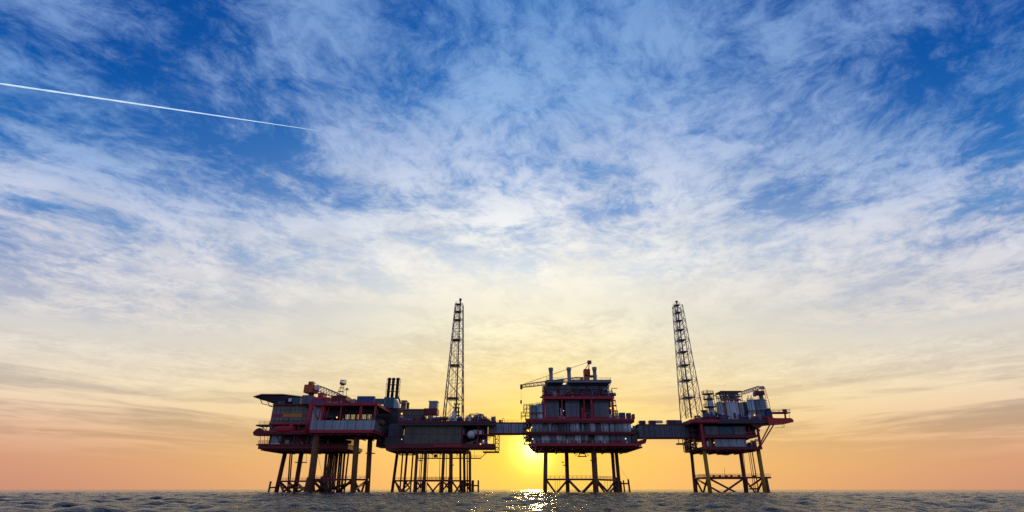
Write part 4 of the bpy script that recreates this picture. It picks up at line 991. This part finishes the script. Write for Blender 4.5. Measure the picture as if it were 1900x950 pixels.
    # three exhaust stacks on the hoods
    for u, v0, v1 in ((1022.3, 707, 682.5), (1055.8, 707, 682), (1103.5, 707, 681.3)):
        Y = g0+6; xx = X(u, 695, Y); z0, z1_ = Z(706.3, g0)-.2, Z(v1, Y); rr_ = 3.5*pxm(695, Y)
        MB().lathe((xx, Y, z0), [(rr_*1.1, 0), (rr_*1.1, .5), (rr_, .6), (rr_, z1_-z0-2.2), (rr_*1.08, z1_-z0-2), (rr_*1.28, z1_-z0-1.2), (rr_*1.28, z1_-z0-.1), (rr_*1.1, z1_-z0)], 22).build('exhaust_chimney', 'steel', r)
    bx(r, 'chimney_gallery', 'dark', 1094, 1101, 696, 698.5, g0+4, g0+8)
    bx(r, 'stair_head', 'orange', 1077, 1082.5, 700.5, 706, g0+2, g0+5)
    return r
platform_compression()

def crane_compression():
    Y = 309; z0 = Z(706.3, 296); x = X(1088.5, 697, Y)
    t = thing('pedestal_crane', 'red cabbed crane on top of the tallest platform, boom reaching far out left', 'crane', (x, Y, z0), 'platform cranes')
    MB().tube((x, Y, z0-.3), (x, Y, Z(698, Y)), 1.7, 14).build('pedestal', 'orange', t)
    xa, xb = X(1083, 690, Y), X(1094, 690, Y)
    MB().box(xa, xb, Y-2.2, Y+2.6, Z(697.5, Y), Z(686, Y)).build('machinery_house', 'red', t)
    MB().box(xa+.4, xa+1.9, Y-2.6, Y-2.203, Z(696, Y), Z(690, Y)).build('cab', 'orange', t)
    top = at(1093, 671.5, Y); b = MB()
    for yy in (-1.2, 1.2):
        b.tube((xa+.8, Y+yy, Z(686, Y)), (top.x, Y+yy*.4, top.z-.6), .22, 6); b.tube((xb-.5, Y+yy, Z(686, Y)), (top.x, Y+yy*.4, top.z-.6), .18, 6)
    b.box(top.x-1.0, top.x+1.3, Y-.9, Y+.9, top.z-1.2, top.z+.7); b.build('a_frame', 'red', t)
    MB().box(xb+.003, xb+4.2, Y-1, Y+1.4, Z(699, Y), Z(697, Y)).build('service_gallery', 'dark', t)
    foot = Vector((xa+.2, Y, Z(701.5, Y))); tip = at(967, 716.5, Y-3)
    lattice_boom(foot, tip, 1.9, 'boom', 'boom', t, .17, 16, .75)
    MB().box(tip.x-.6, tip.x+.8, tip.y-.8, tip.y+.8, tip.z-1.7, tip.z+.9).build('boom_head', 'dark', t)
    b = MB()
    for yy in (-.5, .5): b.tube((top.x, Y+yy, top.z), (tip.x, tip.y+yy, tip.z+.7), .07, 5)
    b.build('pendant_cable', 'tan', t)
    hk = at(966.5, 745, Y-3); MB().tube((tip.x, tip.y, tip.z-1.5), (hk.x+.1, tip.y, hk.z+.9), .05, 4).build('hoist_rope', 'dark', t)
    MB().lathe((hk.x+.1, tip.y, hk.z-.9), [(.15, -.5), (.4, -.2), (.5, .2), (.5, 1.3), (.2, 1.8)], 10).build('hook_block', 'dark', t)
crane_compression()

GT = 'process tanks'
zt3 = Z(777, 290)
tank('wider grey upright tank at the left foot of the tall deckhouse', X(1003, 765, 296), 297, zt3, 2.35, 8.2, 'silver', GT)
tank('narrower grey upright tank at the far left by the red scaffold', X(989.5, 765, 296), 296.5, zt3, 1.75, 7.6, 'steel', GT)
tank('small silver tank right of the tall deckhouse beside dark blue containers', X(1144.5, 770, 294), 294.5, zt3, .95, 3.2, 'white', GT)
DC = 'deck containers'
container('wider dark blue container at the right edge of the tallest platform', 'navy', 1150.5, 1160.8, 765.5, 777, 292, 3, DC)
container('narrow dark blue container, outermost at the right edge of the tallest platform', 'navy', 1164, 1171.5, 766.2, 777, 292, 3, DC)

# ================================================================== fourth platform (right, with flare tower and red cantilever)
def platform_right():
    r = thing('offshore_platform', 'rightmost offshore platform on four slim legs with a bright red cantilever', 'platform', (X(1350, 905, 310), 310, 0), GP)
    leg(r, 1283, 840, 1290, 321, 4.5, 'leg'); leg(r, 1307, 838, 1317.6, 297, 5.6, 'leg_y'); leg(r, 1374, 840, 1384, 321, 5.0, 'leg'); leg(r, 1407, 836, 1419.5, 297, 5.6, 'leg_y')
    for (u, ut, Y, w) in ((1425.5, 1420.5, 299, 5), (1292.8, 1290.5, 322, 3.2), (1386, 1384.5, 319, 4)): leg(r, ut, 886, u, Y, w, 'leg_d', 912.5, 0, 'pile_sleeve')
    for (ut, ub, w) in ((1379, 1386.5, .8), (1389, 1399, .9), (1392, 1402.5, 1.1), (1395.6, 1407.5, 1.6), (1377.5, 1383.5, .8)):
        leg(r, ut, 838, ub, 312, w, 'leg_d', 912.5, 3, 'conductor_pipe', 8)
    walkway(r, [(X(1290, 885, 320), 320), (X(1315, 885, 299), 299), (X(1429, 885, 299), 299)], Z(884.5, 300), 2.2)
    walkway(r, [(X(1290, 886, 321), 321), (X(1382, 886, 321), 321)], Z(886, 321), 1.8)
    for a, b, w in (((1292, 889, 320), (1316, 902, 299), 2.6), ((1293, 893, 320), (1302, 911, 322), 2.4), ((1312, 889, 299), (1306, 911, 312), 2.6), ((1318, 889, 298), (1362, 912, 318), 2.6), ((1378, 889, 320), (1345, 912, 302), 2.6), ((1319, 904, 298), (1333, 912, 304), 2.4),
                    ((1385, 893, 320), (1399, 911, 318), 2.2), ((1413, 888, 298), (1391, 903, 318), 2.4), ((1416, 890, 298), (1406, 911, 312), 2.6), ((1390, 907, 320), (1408, 907, 300), 2)):
        bar(r, a, b, w)
    q = random.Random(3)
    for u in (1324, 1335, 1347, 1357, 1371, 1398):
        bx(r, 'valve_box', 'dark', u, u+q.uniform(2, 4), 884.5-q.uniform(2, 4), 884.5, 298.5, 300)
    bar(r, (1345, 884, 299), (1344, 868, 299), .6, 'dark', 'davit_pole')
    Y0, Y1 = 295, 325
    xl, xr = X(1303, 815, Y0), X(1412, 833, Y0)
    MB().box(xl, xr, Y0, Y1, Z(833.5, Y0), Z(829, Y0)).build('cellar_deck', 'under', r)
    b = MB()
    for i in range(9): yy = Y0+1.5+i*3.2; b.box(xl+1, xr-1, yy, yy+.45, Z(833.5, Y0)-.8, Z(833.5, Y0)-.003)
    for i in range(6): xx = xl+2.5+i*5; b.box(xx, xx+.4, Y0+.3, Y1-.3, Z(833.5, Y0)-1.2, Z(833.5, Y0)-.803)
    b.build('deck_stiffener', 'under', r)
    bx(r, 'edge_beam', 'dark_red', 1303, 1414, 829, 834, Y0-.6, Y0-.003); MB().box(xl-.7, xl-.003, Y0-.6, Y1, Z(834, Y0), Z(829, Y0)).build('edge_beam', 'dark_red', r)
    bx(r, 'sump_box', 'dark_red', 1337, 1357, 838, 843, 312, 318); bx(r, 'sump_box', 'silver', 1345, 1353, 842, 844.5, 313, 316)
    MB().box(xl, xr-1.5, Y0, Y1, Z(812, Y0), Z(807, Y0)).build('main_deck', 'under', r)
    bx(r, 'edge_beam', 'dark_red', 1303, 1404, 806.3, 812, Y0-.6, Y0-.003)
    for u, w in ((1303.5, 5), (1408, 3)):
        p_, q_ = X(u, 812, Y0), w*pxm(812, Y0)/2; MB().box(p_-q_, p_+q_, Y0-.9, Y0+.5, Z(834, Y0), Z(786, Y0)).build('column', 'red', r)
    for Yc in (Y0+15, Y1-1):
        MB().box(xl+.1, xl+1.2, Yc-1, Yc, Z(829, Y0), Z(786, Y0)).build('column', 'dark_red', r); MB().box(xr-2.4, xr-1.2, Yc-1, Yc, Z(829, Y0), Z(786, Y0)).build('column', 'dark_red', r)
    bx(r, 'wall_panel', 'slate', 1307, 1333, 791, 806, Y0+1.2, Y0+1.8); bx(r, 'wall_panel', 'teal', 1334, 1360, 791.5, 806, Y0+1.6, Y0+2.2); bx(r, 'wall_panel', 'slate', 1361, 1384, 791, 806, Y0+1.2, Y0+1.8)
    bx(r, 'rear_wall', 'dark', 1309, 1386, 787, 806, Y0+6, Y1-3); bx(r, 'wall_panel', 'panel', 1326, 1384, 815, 828.6, Y0+1, Y0+1.6); bx(r, 'rear_wall', 'dark', 1326, 1384, 812.5, 828.8, Y0+6, Y1-3)
    clutter(r, X(1308, 825, Y0+3), X(1324, 825, Y0+3), Y0+1, Y0+8, Z(829, Y0), 14, 5, 101); clutter(r, X(1386, 825, Y0+3), X(1405, 825, Y0+3), Y0+1, Y0+8, Z(829, Y0), 16, 5, 103, ('blue', 'silver', 'dark', 'steel', 'red'))
    clutter(r, X(1386, 803, Y0+3), X(1402, 803, Y0+3), Y0+1, Y0+8, Z(807, Y0), 12, 5, 105)
    MB().box(xl+.3, xl+.5, Y0+2, Y1-2, Z(806, Y0), Z(787, Y0)).build('side_wall', 'dark', r)
    # stair and pipe thicket on the left flank
    b = MB(); xs = xl-3.2
    for k in range(4):
        z0, z1_ = Z(833, Y0)+(Z(787, Y0)-Z(833, Y0))*k/4, Z(833, Y0)+(Z(787, Y0)-Z(833, Y0))*(k+1)/4
        b.box(xs, xl-.8, Y0+4, Y0+24, z0, z0+.25); ya, yb = (Y0+5, Y0+21) if k % 2 == 0 else (Y0+21, Y0+5)
        b.tube((xs+.5, ya, z0+.2), (xs+.5, yb, z1_), .28, 5); b.tube((xs+2, ya, z0+.2), (xs+2, yb, z1_), .28, 5)
    for yy in (Y0+4, Y0+12, Y0+24): b.tube((xs, yy, Z(834, Y0)), (xs, yy, Z(787, Y0)), .25, 6)
    b.build('flank_stair', 'dark_red', r); clutter(r, xs, xl-1, Y0+6, Y0+22, Z(833, Y0)+.3, 12, 6, 107, ('steel', 'pipe', 'dark', 'tan'))
    lamp(r, 1286.5, 794.5, Y0+14, 2.4, 'lamp_o'); lamp(r, 1325, 821.5, Y0-.5, 1.8, 'lamp_o')
    bx(r, 'under_gallery', 'dark_red', 1258, 1272, 822, 824.6, 306, 310)
    b = MB(); 
    for u in (1259, 1271): b.tube((X(u, 820, 308), 308, Z(824, 308)), (X(u, 815, 308), 308, Z(813, 308)), .2, 5)
    b.build('gallery_hanger', 'dark_red', r)
    # weather deck
    zt = Z(778.5, Y0)
    MB().box(X(1281, 783, Y0), X(1428, 783, Y0), Y0-2, Y1, Z(786, Y0), zt).build('weather_deck', 'under', r)
    bx(r, 'edge_beam', 'red', 1280, 1332, 778, 783.5, Y0-2.6, Y0-2.003); bx(r, 'edge_beam', 'dark', 1332.2, 1429, 778.4, 785.5, Y0-2.5, Y0-2.003)
    rail(MB(), [(X(1283, 778, Y0-2), Y0-2, zt), (X(1428, 778, Y0-2), Y0-2, zt)], 1.3, .06).build('handrail', 'red', r)
    # red cantilever with round nose, its struts and the gallery above
    xa, xb = X(1424, 780, Y0-3), X(1467, 780, Y0-3); za, zb_ = Z(787.5, Y0-3), Z(776, Y0-3); hh = zb_-za
    ya, yb = Y0-4, Y0+6
    prof = [(xa, za), (xb-.3, za+.9), (xb+1.0, za+hh*.35), (xb+1.0, za+hh*.75), (xb, zb_), (xa+4, zb_), (xa, zb_+.6)]
    n = len(prof); MB().add([(a, ya, c) for a, c in prof]+[(a, yb, c) for a, c in prof], [tuple(range(n)), tuple(range(2*n-1, n-1, -1))]+[(i, n+i, n+(i+1) % n, (i+1) % n) for i in range(n)]).build('cantilever', 'bright_red', r)
    n2 = [(X(1388, 786, Y0), Z(786.2, Y0)), (xa-.003, Z(786.2, Y0)), (xa-.003, za+.3), (X(1412, 792, Y0), Z(791.5, Y0)), (X(1404, 797, Y0), Z(797, Y0))]
    MB().add([(a, Y0-1.5, c) for a, c in n2]+[(a, Y0+14, c) for a, c in n2], [tuple(range(5)), tuple(range(9, 4, -1))]+[(i, 5+i, 5+(i+1) % 5, (i+1) % 5) for i in range(5)]).build('cantilever_bracket', 'dark_red', r)
    bar(r, (1428, 789, Y0-1), (1407, 830, Y0-.8), 2.4, 'red', 'strut'); bar(r, (1435, 789, Y0+5), (1409, 831, Y0+3), 2.4, 'red', 'strut'); bar(r, (1410, 797, Y0+1), (1404, 810, Y0+1), 2, 'red', 'strut')
    bar(r, (1455, 787, Y0), (1455, 793, Y0), .6, 'red', 'hanging_ladder'); bar(r, (1455, 793, Y0), (1437, 794, Y0), .5, 'red', 'hanging_ladder'); bar(r, (1452.5, 787, Y0), (1452.5, 793, Y0), .6, 'red', 'hanging_ladder')
    xg0, xg1 = X(1432, 765, Y0), X(1465, 765, Y0); zg = Z(765, Y0)
    g_ = MB().box(xg0, xg1, Y0-1, Y0+4, zg-.5, zg).build('boat_gallery', 'dark_red', r)
    rail(MB(), [(xg0, Y0-1, zg), (xg1, Y0-1, zg), (xg1, Y0+4, zg), (xg0, Y0+4, zg)], 1.5, .08).build('handrail', 'red', g_)
    MB().tube((X(1456, 770, Y0+1), Y0+1, zb_-.1), (X(1456, 765, Y0+1), Y0+1, zg-.5), .5, 8).build('gallery_post', 'dark_red', g_)
    bx(r, 'davit_winch', 'dark', 1455, 1460, 759, 765, Y0, Y0+2); bar(r, (1464.5, 765, Y0+1), (1464.5, 776, Y0+1), .7, 'dark_red', 'gallery_ladder')
    bx(r, 'equipment_cabinet', 'navy', 1423, 1433, 762, 776, Y0, Y0+4); bx(r, 'equipment_cabinet', 'dark', 1425.5, 1430, 757.5, 762, Y0+1, Y0+3)
    clutter(r, X(1306, 775, Y0+4), X(1345, 775, Y0+4), Y0, Y0+8, zt, 26, 4.2, 111, ('steel', 'navy', 'dark', 'silver', 'blue')); clutter(r, X(1372, 775, Y0+3), X(1425, 775, Y0+3), Y0-1, Y0+4, zt, 22, 4, 113, ('navy', 'blue', 'dark', 'steel', 'silver'))
    clutter(r, X(1308, 775, Y0+10), X(1340, 775, Y0+10), Y0+8, Y0+16, zt, 14, 9, 115, ('steel', 'dark', 'pipe')); clutter(r, X(1282, 776, Y0+4), X(1300, 776, Y0+4), Y0, Y0+6, zt, 8, 3, 117)
    lamp(r, 1400, 770.5, Y0-.5, 2.2, 'lamp_o')
    return r
platform_right()
lattice_tower('flare_tower', 'right flare tower with bare grey legs and slim dark riser pipe', 1267.5, 1301, 776, 1249.5, 1264.5, 568, 313, 9, FT, 'tower', 560, (1, 2, 3, 4, 5, 6, 7, 8, 9), -.1)

def right_plant():
    Y0 = 295; zt = Z(778.5, Y0)
    # regenerator column with scaffold crown
    x = X(1319, 755, 301)
    t = thing('absorber_column', 'pale upright column with dark scaffold crown next to the right flare tower', 'process column', (x, 301, zt))
    rr_ = 1.6; h = Z(740, 301)-zt
    MB().lathe((x, 301, zt), [(1.8, 0), (1.8, .4), (rr_, .5), (rr_, h), (1.1, h+1.0), (.5, h+1.4), (.45, h+3)], 20).build('shell', 'silver', t)
    for zz_, w in ((h*.62, 3.4), (h-.3, 3.0), (h+2.6, 3.3)):
        b = MB().lathe((x-.6, 301, zt+zz_), [(rr_*.5, -.15), (w, -.15), (w, .15), (rr_*.5, .15)], 14); o = b.build('landing', 'dark', t)
        rail(MB(), [(x-.6+w*math.cos(a), 301+w*math.sin(a), zt+zz_+.15) for a in [2*math.pi*i/9 for i in range(9)]], 1.5, .09, True, 2).build('handrail', 'dark_red', o)
    b = MB()
    for s, hh in ((-3.2, h+4.5), (-2.4, h*.9), (2.2, h+4.0), (2.9, h*.8), (-.8, h+5)): b.tube((x+s, 300.2, zt), (x+s, 300.2, zt+hh), .18, 6)
    b.path([(x+2.2, 300.2, zt+h+2), (x+4.6, 300.2, zt+h+1), (x+5.2, 300.2, zt+h*.5), (x+5.2, 300.2, zt)], .25, 6); b.build('overhead_line', 'dark', t)
    # small T-shaped vent
    x = X(1307, 770, 299); t = thing('vent_cowl', 'small blue grey vent cowl with flat red cap beside the right flare tower', 'vent', (x, 299, zt))
    MB().tube((x, 299, zt), (x, 299, Z(764, 299)), 1.0, 14).build('duct', 'teal', t); MB().lathe((x, 299, Z(764, 299)), [(1.2, 0), (1.9, .3), (1.9, .7), (.8, .9)], 16).build('cap', 'dark_red', t)
    # boiler block with red frame
    xa, xb = X(1349, 765, 299), X(1372, 765, 299); Y = 299
    t = thing('heater_block', 'pale panelled heater block topped by a dark pipe frame', 'heater', ((xa+xb)/2, Y+5, zt))
    z1 = Z(744.5, Y)
    MB().box(xa, xb, Y, Y+10, zt+.3, z1).build('casing', 'pale', t)
    MB().box(xb+.5, X(1383.5, 765, Y), Y+1.5, Y+9, zt+.3, Z(746, Y)).build('side_casing', 'panel', t)
    b = MB()
    for xx in (xa-.5, xb+.05): b.box(xx, xx+.45, Y-.4, Y+.4, zt, z1+.4)
    b.box(xa-.5, xb+.5, Y-.4, Y+.4, z1+.403, z1+1.0); b.build('red_frame', 'red', t)
    x2a, x2b = X(1339, 735, Y), X(1376, 735, Y); zb, z2 = Z(743, Y), Z(727, Y)
    b = MB()
    for xx in np.linspace(x2a, x2b, 7):
        for yy in (Y, Y+8): b.tube((xx, yy, zb), (xx, yy, z2), .2, 5)
    for zz_ in (zb, (zb+z2)/2, z2-.2): b.box(x2a-.3, x2b+.3, Y-.3, Y+.2, zz_-.2, zz_+.2); b.box(x2a-.3, x2b+.3, Y+7.8, Y+8.3, zz_-.2, zz_+.2)
    b.box(x2a-.4, x2b+.4, Y-.3, Y+8.3, z2+.003, z2+.45); b.build('pipe_frame', 'slate', t)
    b = MB().box(x2a-.42, x2b+.42, Y-.55, Y-.303, z2-.1, z2+.5); b.build('top_beam', 'dark_red', t)
    b = MB(); q = random.Random(8)
    for i in range(9):
        xx = x2a+.8+i*(x2b-x2a-1.6)/8; b.tube((xx, Y+2+q.uniform(0, 3), zb), (xx, Y+2+q.uniform(0, 3), z2-.3-q.uniform(0, 1)), q.uniform(.3, .65), 8)
    for k in range(3): zz_ = zb+(z2-zb)*(k+.6)/3.6; b.tube((x2a+.3, Y+1, zz_), (x2b-.3, Y+1.2, zz_), .35, 8)
    b.build('pipe_bank', 'steel', t)
    b = MB(); b.lathe((X(1341, 760, Y), Y+3, zt), [(2.2, 0), (2.2, .4), (2.0, .5), (2.0, Z(746, Y)-zt), (1.2, Z(744, Y)-zt)], 20); b.build('economiser', 'silver', t)
    MB().box(X(1361, 770, Y), X(1365, 770, Y), Y-.3, Y-.003, zt+1.2, zt+4).build('control_box', 'dark', t)
right_plant()
zt4 = Z(778.5, 295)
tank('large pale ribbed tank under the right crane, rightmost of the group', X(1412, 762, 300), 301, zt4, 3.9, Z(743, 300)-zt4, 'steel', GT, dome=.12)
tank('slimmer bright tank left of the large ribbed tank under the crane', X(1395.5, 762, 299), 299, zt4, 1.9, Z(744, 300)-zt4, 'silver', GT, dome=.2)
tank('dark squat tank between the heater block and the bright slim tank', X(1387, 764, 304), 306, zt4, 2.3, Z(747, 304)-zt4, 'slate', GT, dome=.2)

def crane_right():
    Y = 310; zt = Z(778.5, 295); x = X(1414, 745, Y)
    t = thing('pedestal_crane', 'rightmost crane rising behind the pale tanks with raised red and white boom to the left', 'crane', (x, Y, zt), 'platform cranes')
    MB().tube((x, Y, zt), (x, Y, Z(733, Y)), 1.2, 14).build('pedestal', 'steel', t)
    MB().box(x-3.4, x+1.6, Y-1.8, Y+2, Z(733.5, Y), Z(726, Y)).build('machinery_house', 'dark_red', t)
    MB().box(x-4.6, x-3.403, Y-1.6, Y+.2, Z(736, Y), Z(730, Y)).build('cab', 'blue', t)
    top = at(1412, 717.5, Y); b = MB()
    for yy in (-1, 1): b.tube((x-2, Y+yy, Z(726, Y)), (top.x, Y+yy*.4, top.z), .2, 6); b.tube((x+1.5, Y+yy, Z(727, Y)), (top.x, Y+yy*.4, top.z), .2, 6)
    b.box(top.x-.7, top.x+1.6, Y-.7, Y+.7, top.z-1.4, top.z+.2); b.build('a_frame', 'boom', t)
    lattice_boom(at(1410, 718.5, Y-2.6), at(1376, 729.5, Y-2.6), 1.7, 'boom', 'boom', t, .2, 10, .8)
    b = MB(); b.path([(x-3, Y, Z(728, Y)), at(1396, 722.5, Y-1.5)], .2, 6); b.path([(x-2.6, Y, Z(726, Y)), at(1402, 721, Y-1.5)], .2, 6); b.build('luffing_strut', 'boom', t)
    b = MB(); xr_ = x+2.6
    b.path([(xr_-1, Y-1.6, Z(718, Y)), (xr_-.2, Y-1.6, Z(721, Y)), (xr_+.5, Y-1.6, Z(745, Y)), (xr_+.9, Y-1.6, zt)], .14, 5); b.path([(xr_, Y+.6, Z(721, Y)), (xr_+.6, Y+.6, zt)], .14, 5)
    for k in range(14): f = k/14; zz_ = Z(721, Y)+(zt-Z(721, Y))*f; b.tube((xr_+.4*f, Y-1.6, zz_), (xr_+.4*f, Y+.6, zz_), .08, 4)
    b.build('access_ladder', 'dark_red', t)
    b = MB()
    for u0, u1 in ((1386, 1389), (1391, 1395)): b.tube(at(u0, 745, Y-3), at(u1-1, 733, Y-3), .12, 4); b.tube(at(u1+1, 745, Y-3), at(u1-1, 733, Y-3), .12, 4)
    b.build('boom_rest', 'boom', t)
crane_right()

# ================================================================== link bridges
def bridge(label, u0, u1, vt, vb, Y0, Y1, m, posts):
    z0, z1 = Z(vb, Y0), Z(vt, Y0); x0, x1 = X(u0, (vt+vb)/2, Y0), X(u1, (vt+vb)/2, Y0)
    t = thing('link_bridge', label, 'bridge', ((x0+x1)/2, (Y0+Y1)/2, z0), 'link bridges between platforms')
    MB().box(x0, x1, Y0, Y1, z0+.75, z0+1.1).build('floor', 'under', t)
    for yy in (Y0-.35, Y1+.003):
        MB().box(x0, x1, yy, yy+.35, z0, z0+.75).build('bottom_chord', 'dark_red', t); MB().box(x0, x1, yy, yy+.35, z1-.75, z1).build('top_chord', 'dark_red', t)
        MB().box(x0, x1, yy+.1, yy+.3, z0+.753, z1-.753).build('side_cladding', m, t)
    MB().box(x0, x1, Y0+.003, Y1, z1-.3, z1-.003).build('roof', 'dark_red', t)
    b = MB(); n = posts
    for i in range(n+1): xx = x0+(x1-x0-.3)*i/n; b.box(xx, xx+.3, Y0-.32, Y0-.253, z0+.753, z1-.753)
    b.build('side_rib', 'dark', t)
    rail(MB(), [(x0, Y0-.2, z1), (x1, Y0-.2, z1)], 1.2, .05).build('handrail', 'red', t)
    return t
bridge('left link bridge, grey clad, joining the second platform to the tallest one', 906, 977, 783.5, 806, 308, 313, 'panel', 5)
bridge('right link bridge, darker clad, carrying containers on its roof', 1184, 1301, 787, 813.5, 306, 311, 'slate', 12)
container('single dark blue container standing alone on the right link bridge', 'navy', 1187.5, 1198.3, 780.3, 787, 306.4, 3, DC)
container('dark blue container left of the pale one on the right link bridge', 'navy', 1205.5, 1217, 780, 787, 306.4, 3, DC)
container('pale container flush beside a dark blue one on the right link bridge', 'white', 1217.4, 1230, 780, 784.5, 306.4, 3, DC)
container('longest dark blue container on the right link bridge, under the flare tower', 'navy', 1239.5, 1254, 779.2, 787, 306.4, 3, DC)
container('teal container right of the longest dark blue one on the right link bridge', 'teal', 1254.4, 1266, 779.4, 787, 306.4, 3, DC)
def bridge_plant():
    Y = 310; z1 = Z(783.5, 308)
    for u0, u1, v0, lab, m in ((911, 920, 771, 'grey generator box on the left link bridge roof', 'steel'), (925, 933, 775, 'low red pump skid on the left link bridge roof', 'red')):
        x0, x1 = X(u0, 778, 309), X(u1, 778, 309)
        t = thing('pump_skid' if m == 'red' else 'generator', lab, 'pump' if m == 'red' else 'generator', ((x0+x1)/2, 310, z1))
        MB().box(x0, x1, 309, 311.5, z1, z1+.35).build('skid_base', 'dark', t)
        h = Z(v0, 309)-z1
        if m == 'steel':
            MB().box(x0+.1, x1-.1, 309.1, 311.4, z1+.353, z1+h*.85).build('enclosure', m, t); MB().tube((x1-.6, 310, z1+h*.85), (x1-.6, 310, z1+h), .2, 8).build('exhaust', 'dark', t); MB().box(x0+.4, x1-1.4, 309.03, 309.095, z1+.8, z1+h*.6).build('louvre', 'dark', t)
        else:
            MB().lathe((x0+.2, 310.2, z1+1.0), [(.5, 0), (.62, .1), (.62, 1.2), (.3, 1.3), (.3, 1.8), (.55, 1.85), (.55, 2.2)], 12, 'x').build('pump', m, t); MB().path([(x1-.4, 310.2, z1+.3), (x1-.4, 310.2, z1+h*.9), (x1+.6, 310.2, z1+h*.9), (x1+.9, 310.2, z1)], .13, 6).build('discharge_pipe', 'steel', t)
bridge_plant()

# ------------------------------------------------------------------ contrail high in the left sky
def contrail():
    def hi(u, v, zc=9000.0):
        d = Vector(ray(u, v)); return d*(zc/d.z)
    a, b = hi(592, 242.5), hi(-3, 154.5); d = (b-a); end = b + d*.35
    m = bpy.data.materials.new('ice_trail'); m.use_nodes = True; n = m.node_tree; n.nodes.clear()
    o_ = n.nodes.new('ShaderNodeOutputMaterial'); df = n.nodes.new('ShaderNodeBsdfDiffuse'); tl = n.nodes.new('ShaderNodeBsdfTranslucent'); mx = n.nodes.new('ShaderNodeMixShader')
    for k in (df, tl): k.inputs['Color'].default_value = (.72, .90, 1.0, 1)
    mx.inputs[0].default_value = .6; n.links.new(df.outputs[0], mx.inputs[1]); n.links.new(tl.outputs[0], mx.inputs[2])
    em = n.nodes.new('ShaderNodeEmission'); em.inputs[0].default_value = (.84, .92, 1, 1); em.inputs[1].default_value = .38   # added glow stands in for full sunlight on the high ice cloud
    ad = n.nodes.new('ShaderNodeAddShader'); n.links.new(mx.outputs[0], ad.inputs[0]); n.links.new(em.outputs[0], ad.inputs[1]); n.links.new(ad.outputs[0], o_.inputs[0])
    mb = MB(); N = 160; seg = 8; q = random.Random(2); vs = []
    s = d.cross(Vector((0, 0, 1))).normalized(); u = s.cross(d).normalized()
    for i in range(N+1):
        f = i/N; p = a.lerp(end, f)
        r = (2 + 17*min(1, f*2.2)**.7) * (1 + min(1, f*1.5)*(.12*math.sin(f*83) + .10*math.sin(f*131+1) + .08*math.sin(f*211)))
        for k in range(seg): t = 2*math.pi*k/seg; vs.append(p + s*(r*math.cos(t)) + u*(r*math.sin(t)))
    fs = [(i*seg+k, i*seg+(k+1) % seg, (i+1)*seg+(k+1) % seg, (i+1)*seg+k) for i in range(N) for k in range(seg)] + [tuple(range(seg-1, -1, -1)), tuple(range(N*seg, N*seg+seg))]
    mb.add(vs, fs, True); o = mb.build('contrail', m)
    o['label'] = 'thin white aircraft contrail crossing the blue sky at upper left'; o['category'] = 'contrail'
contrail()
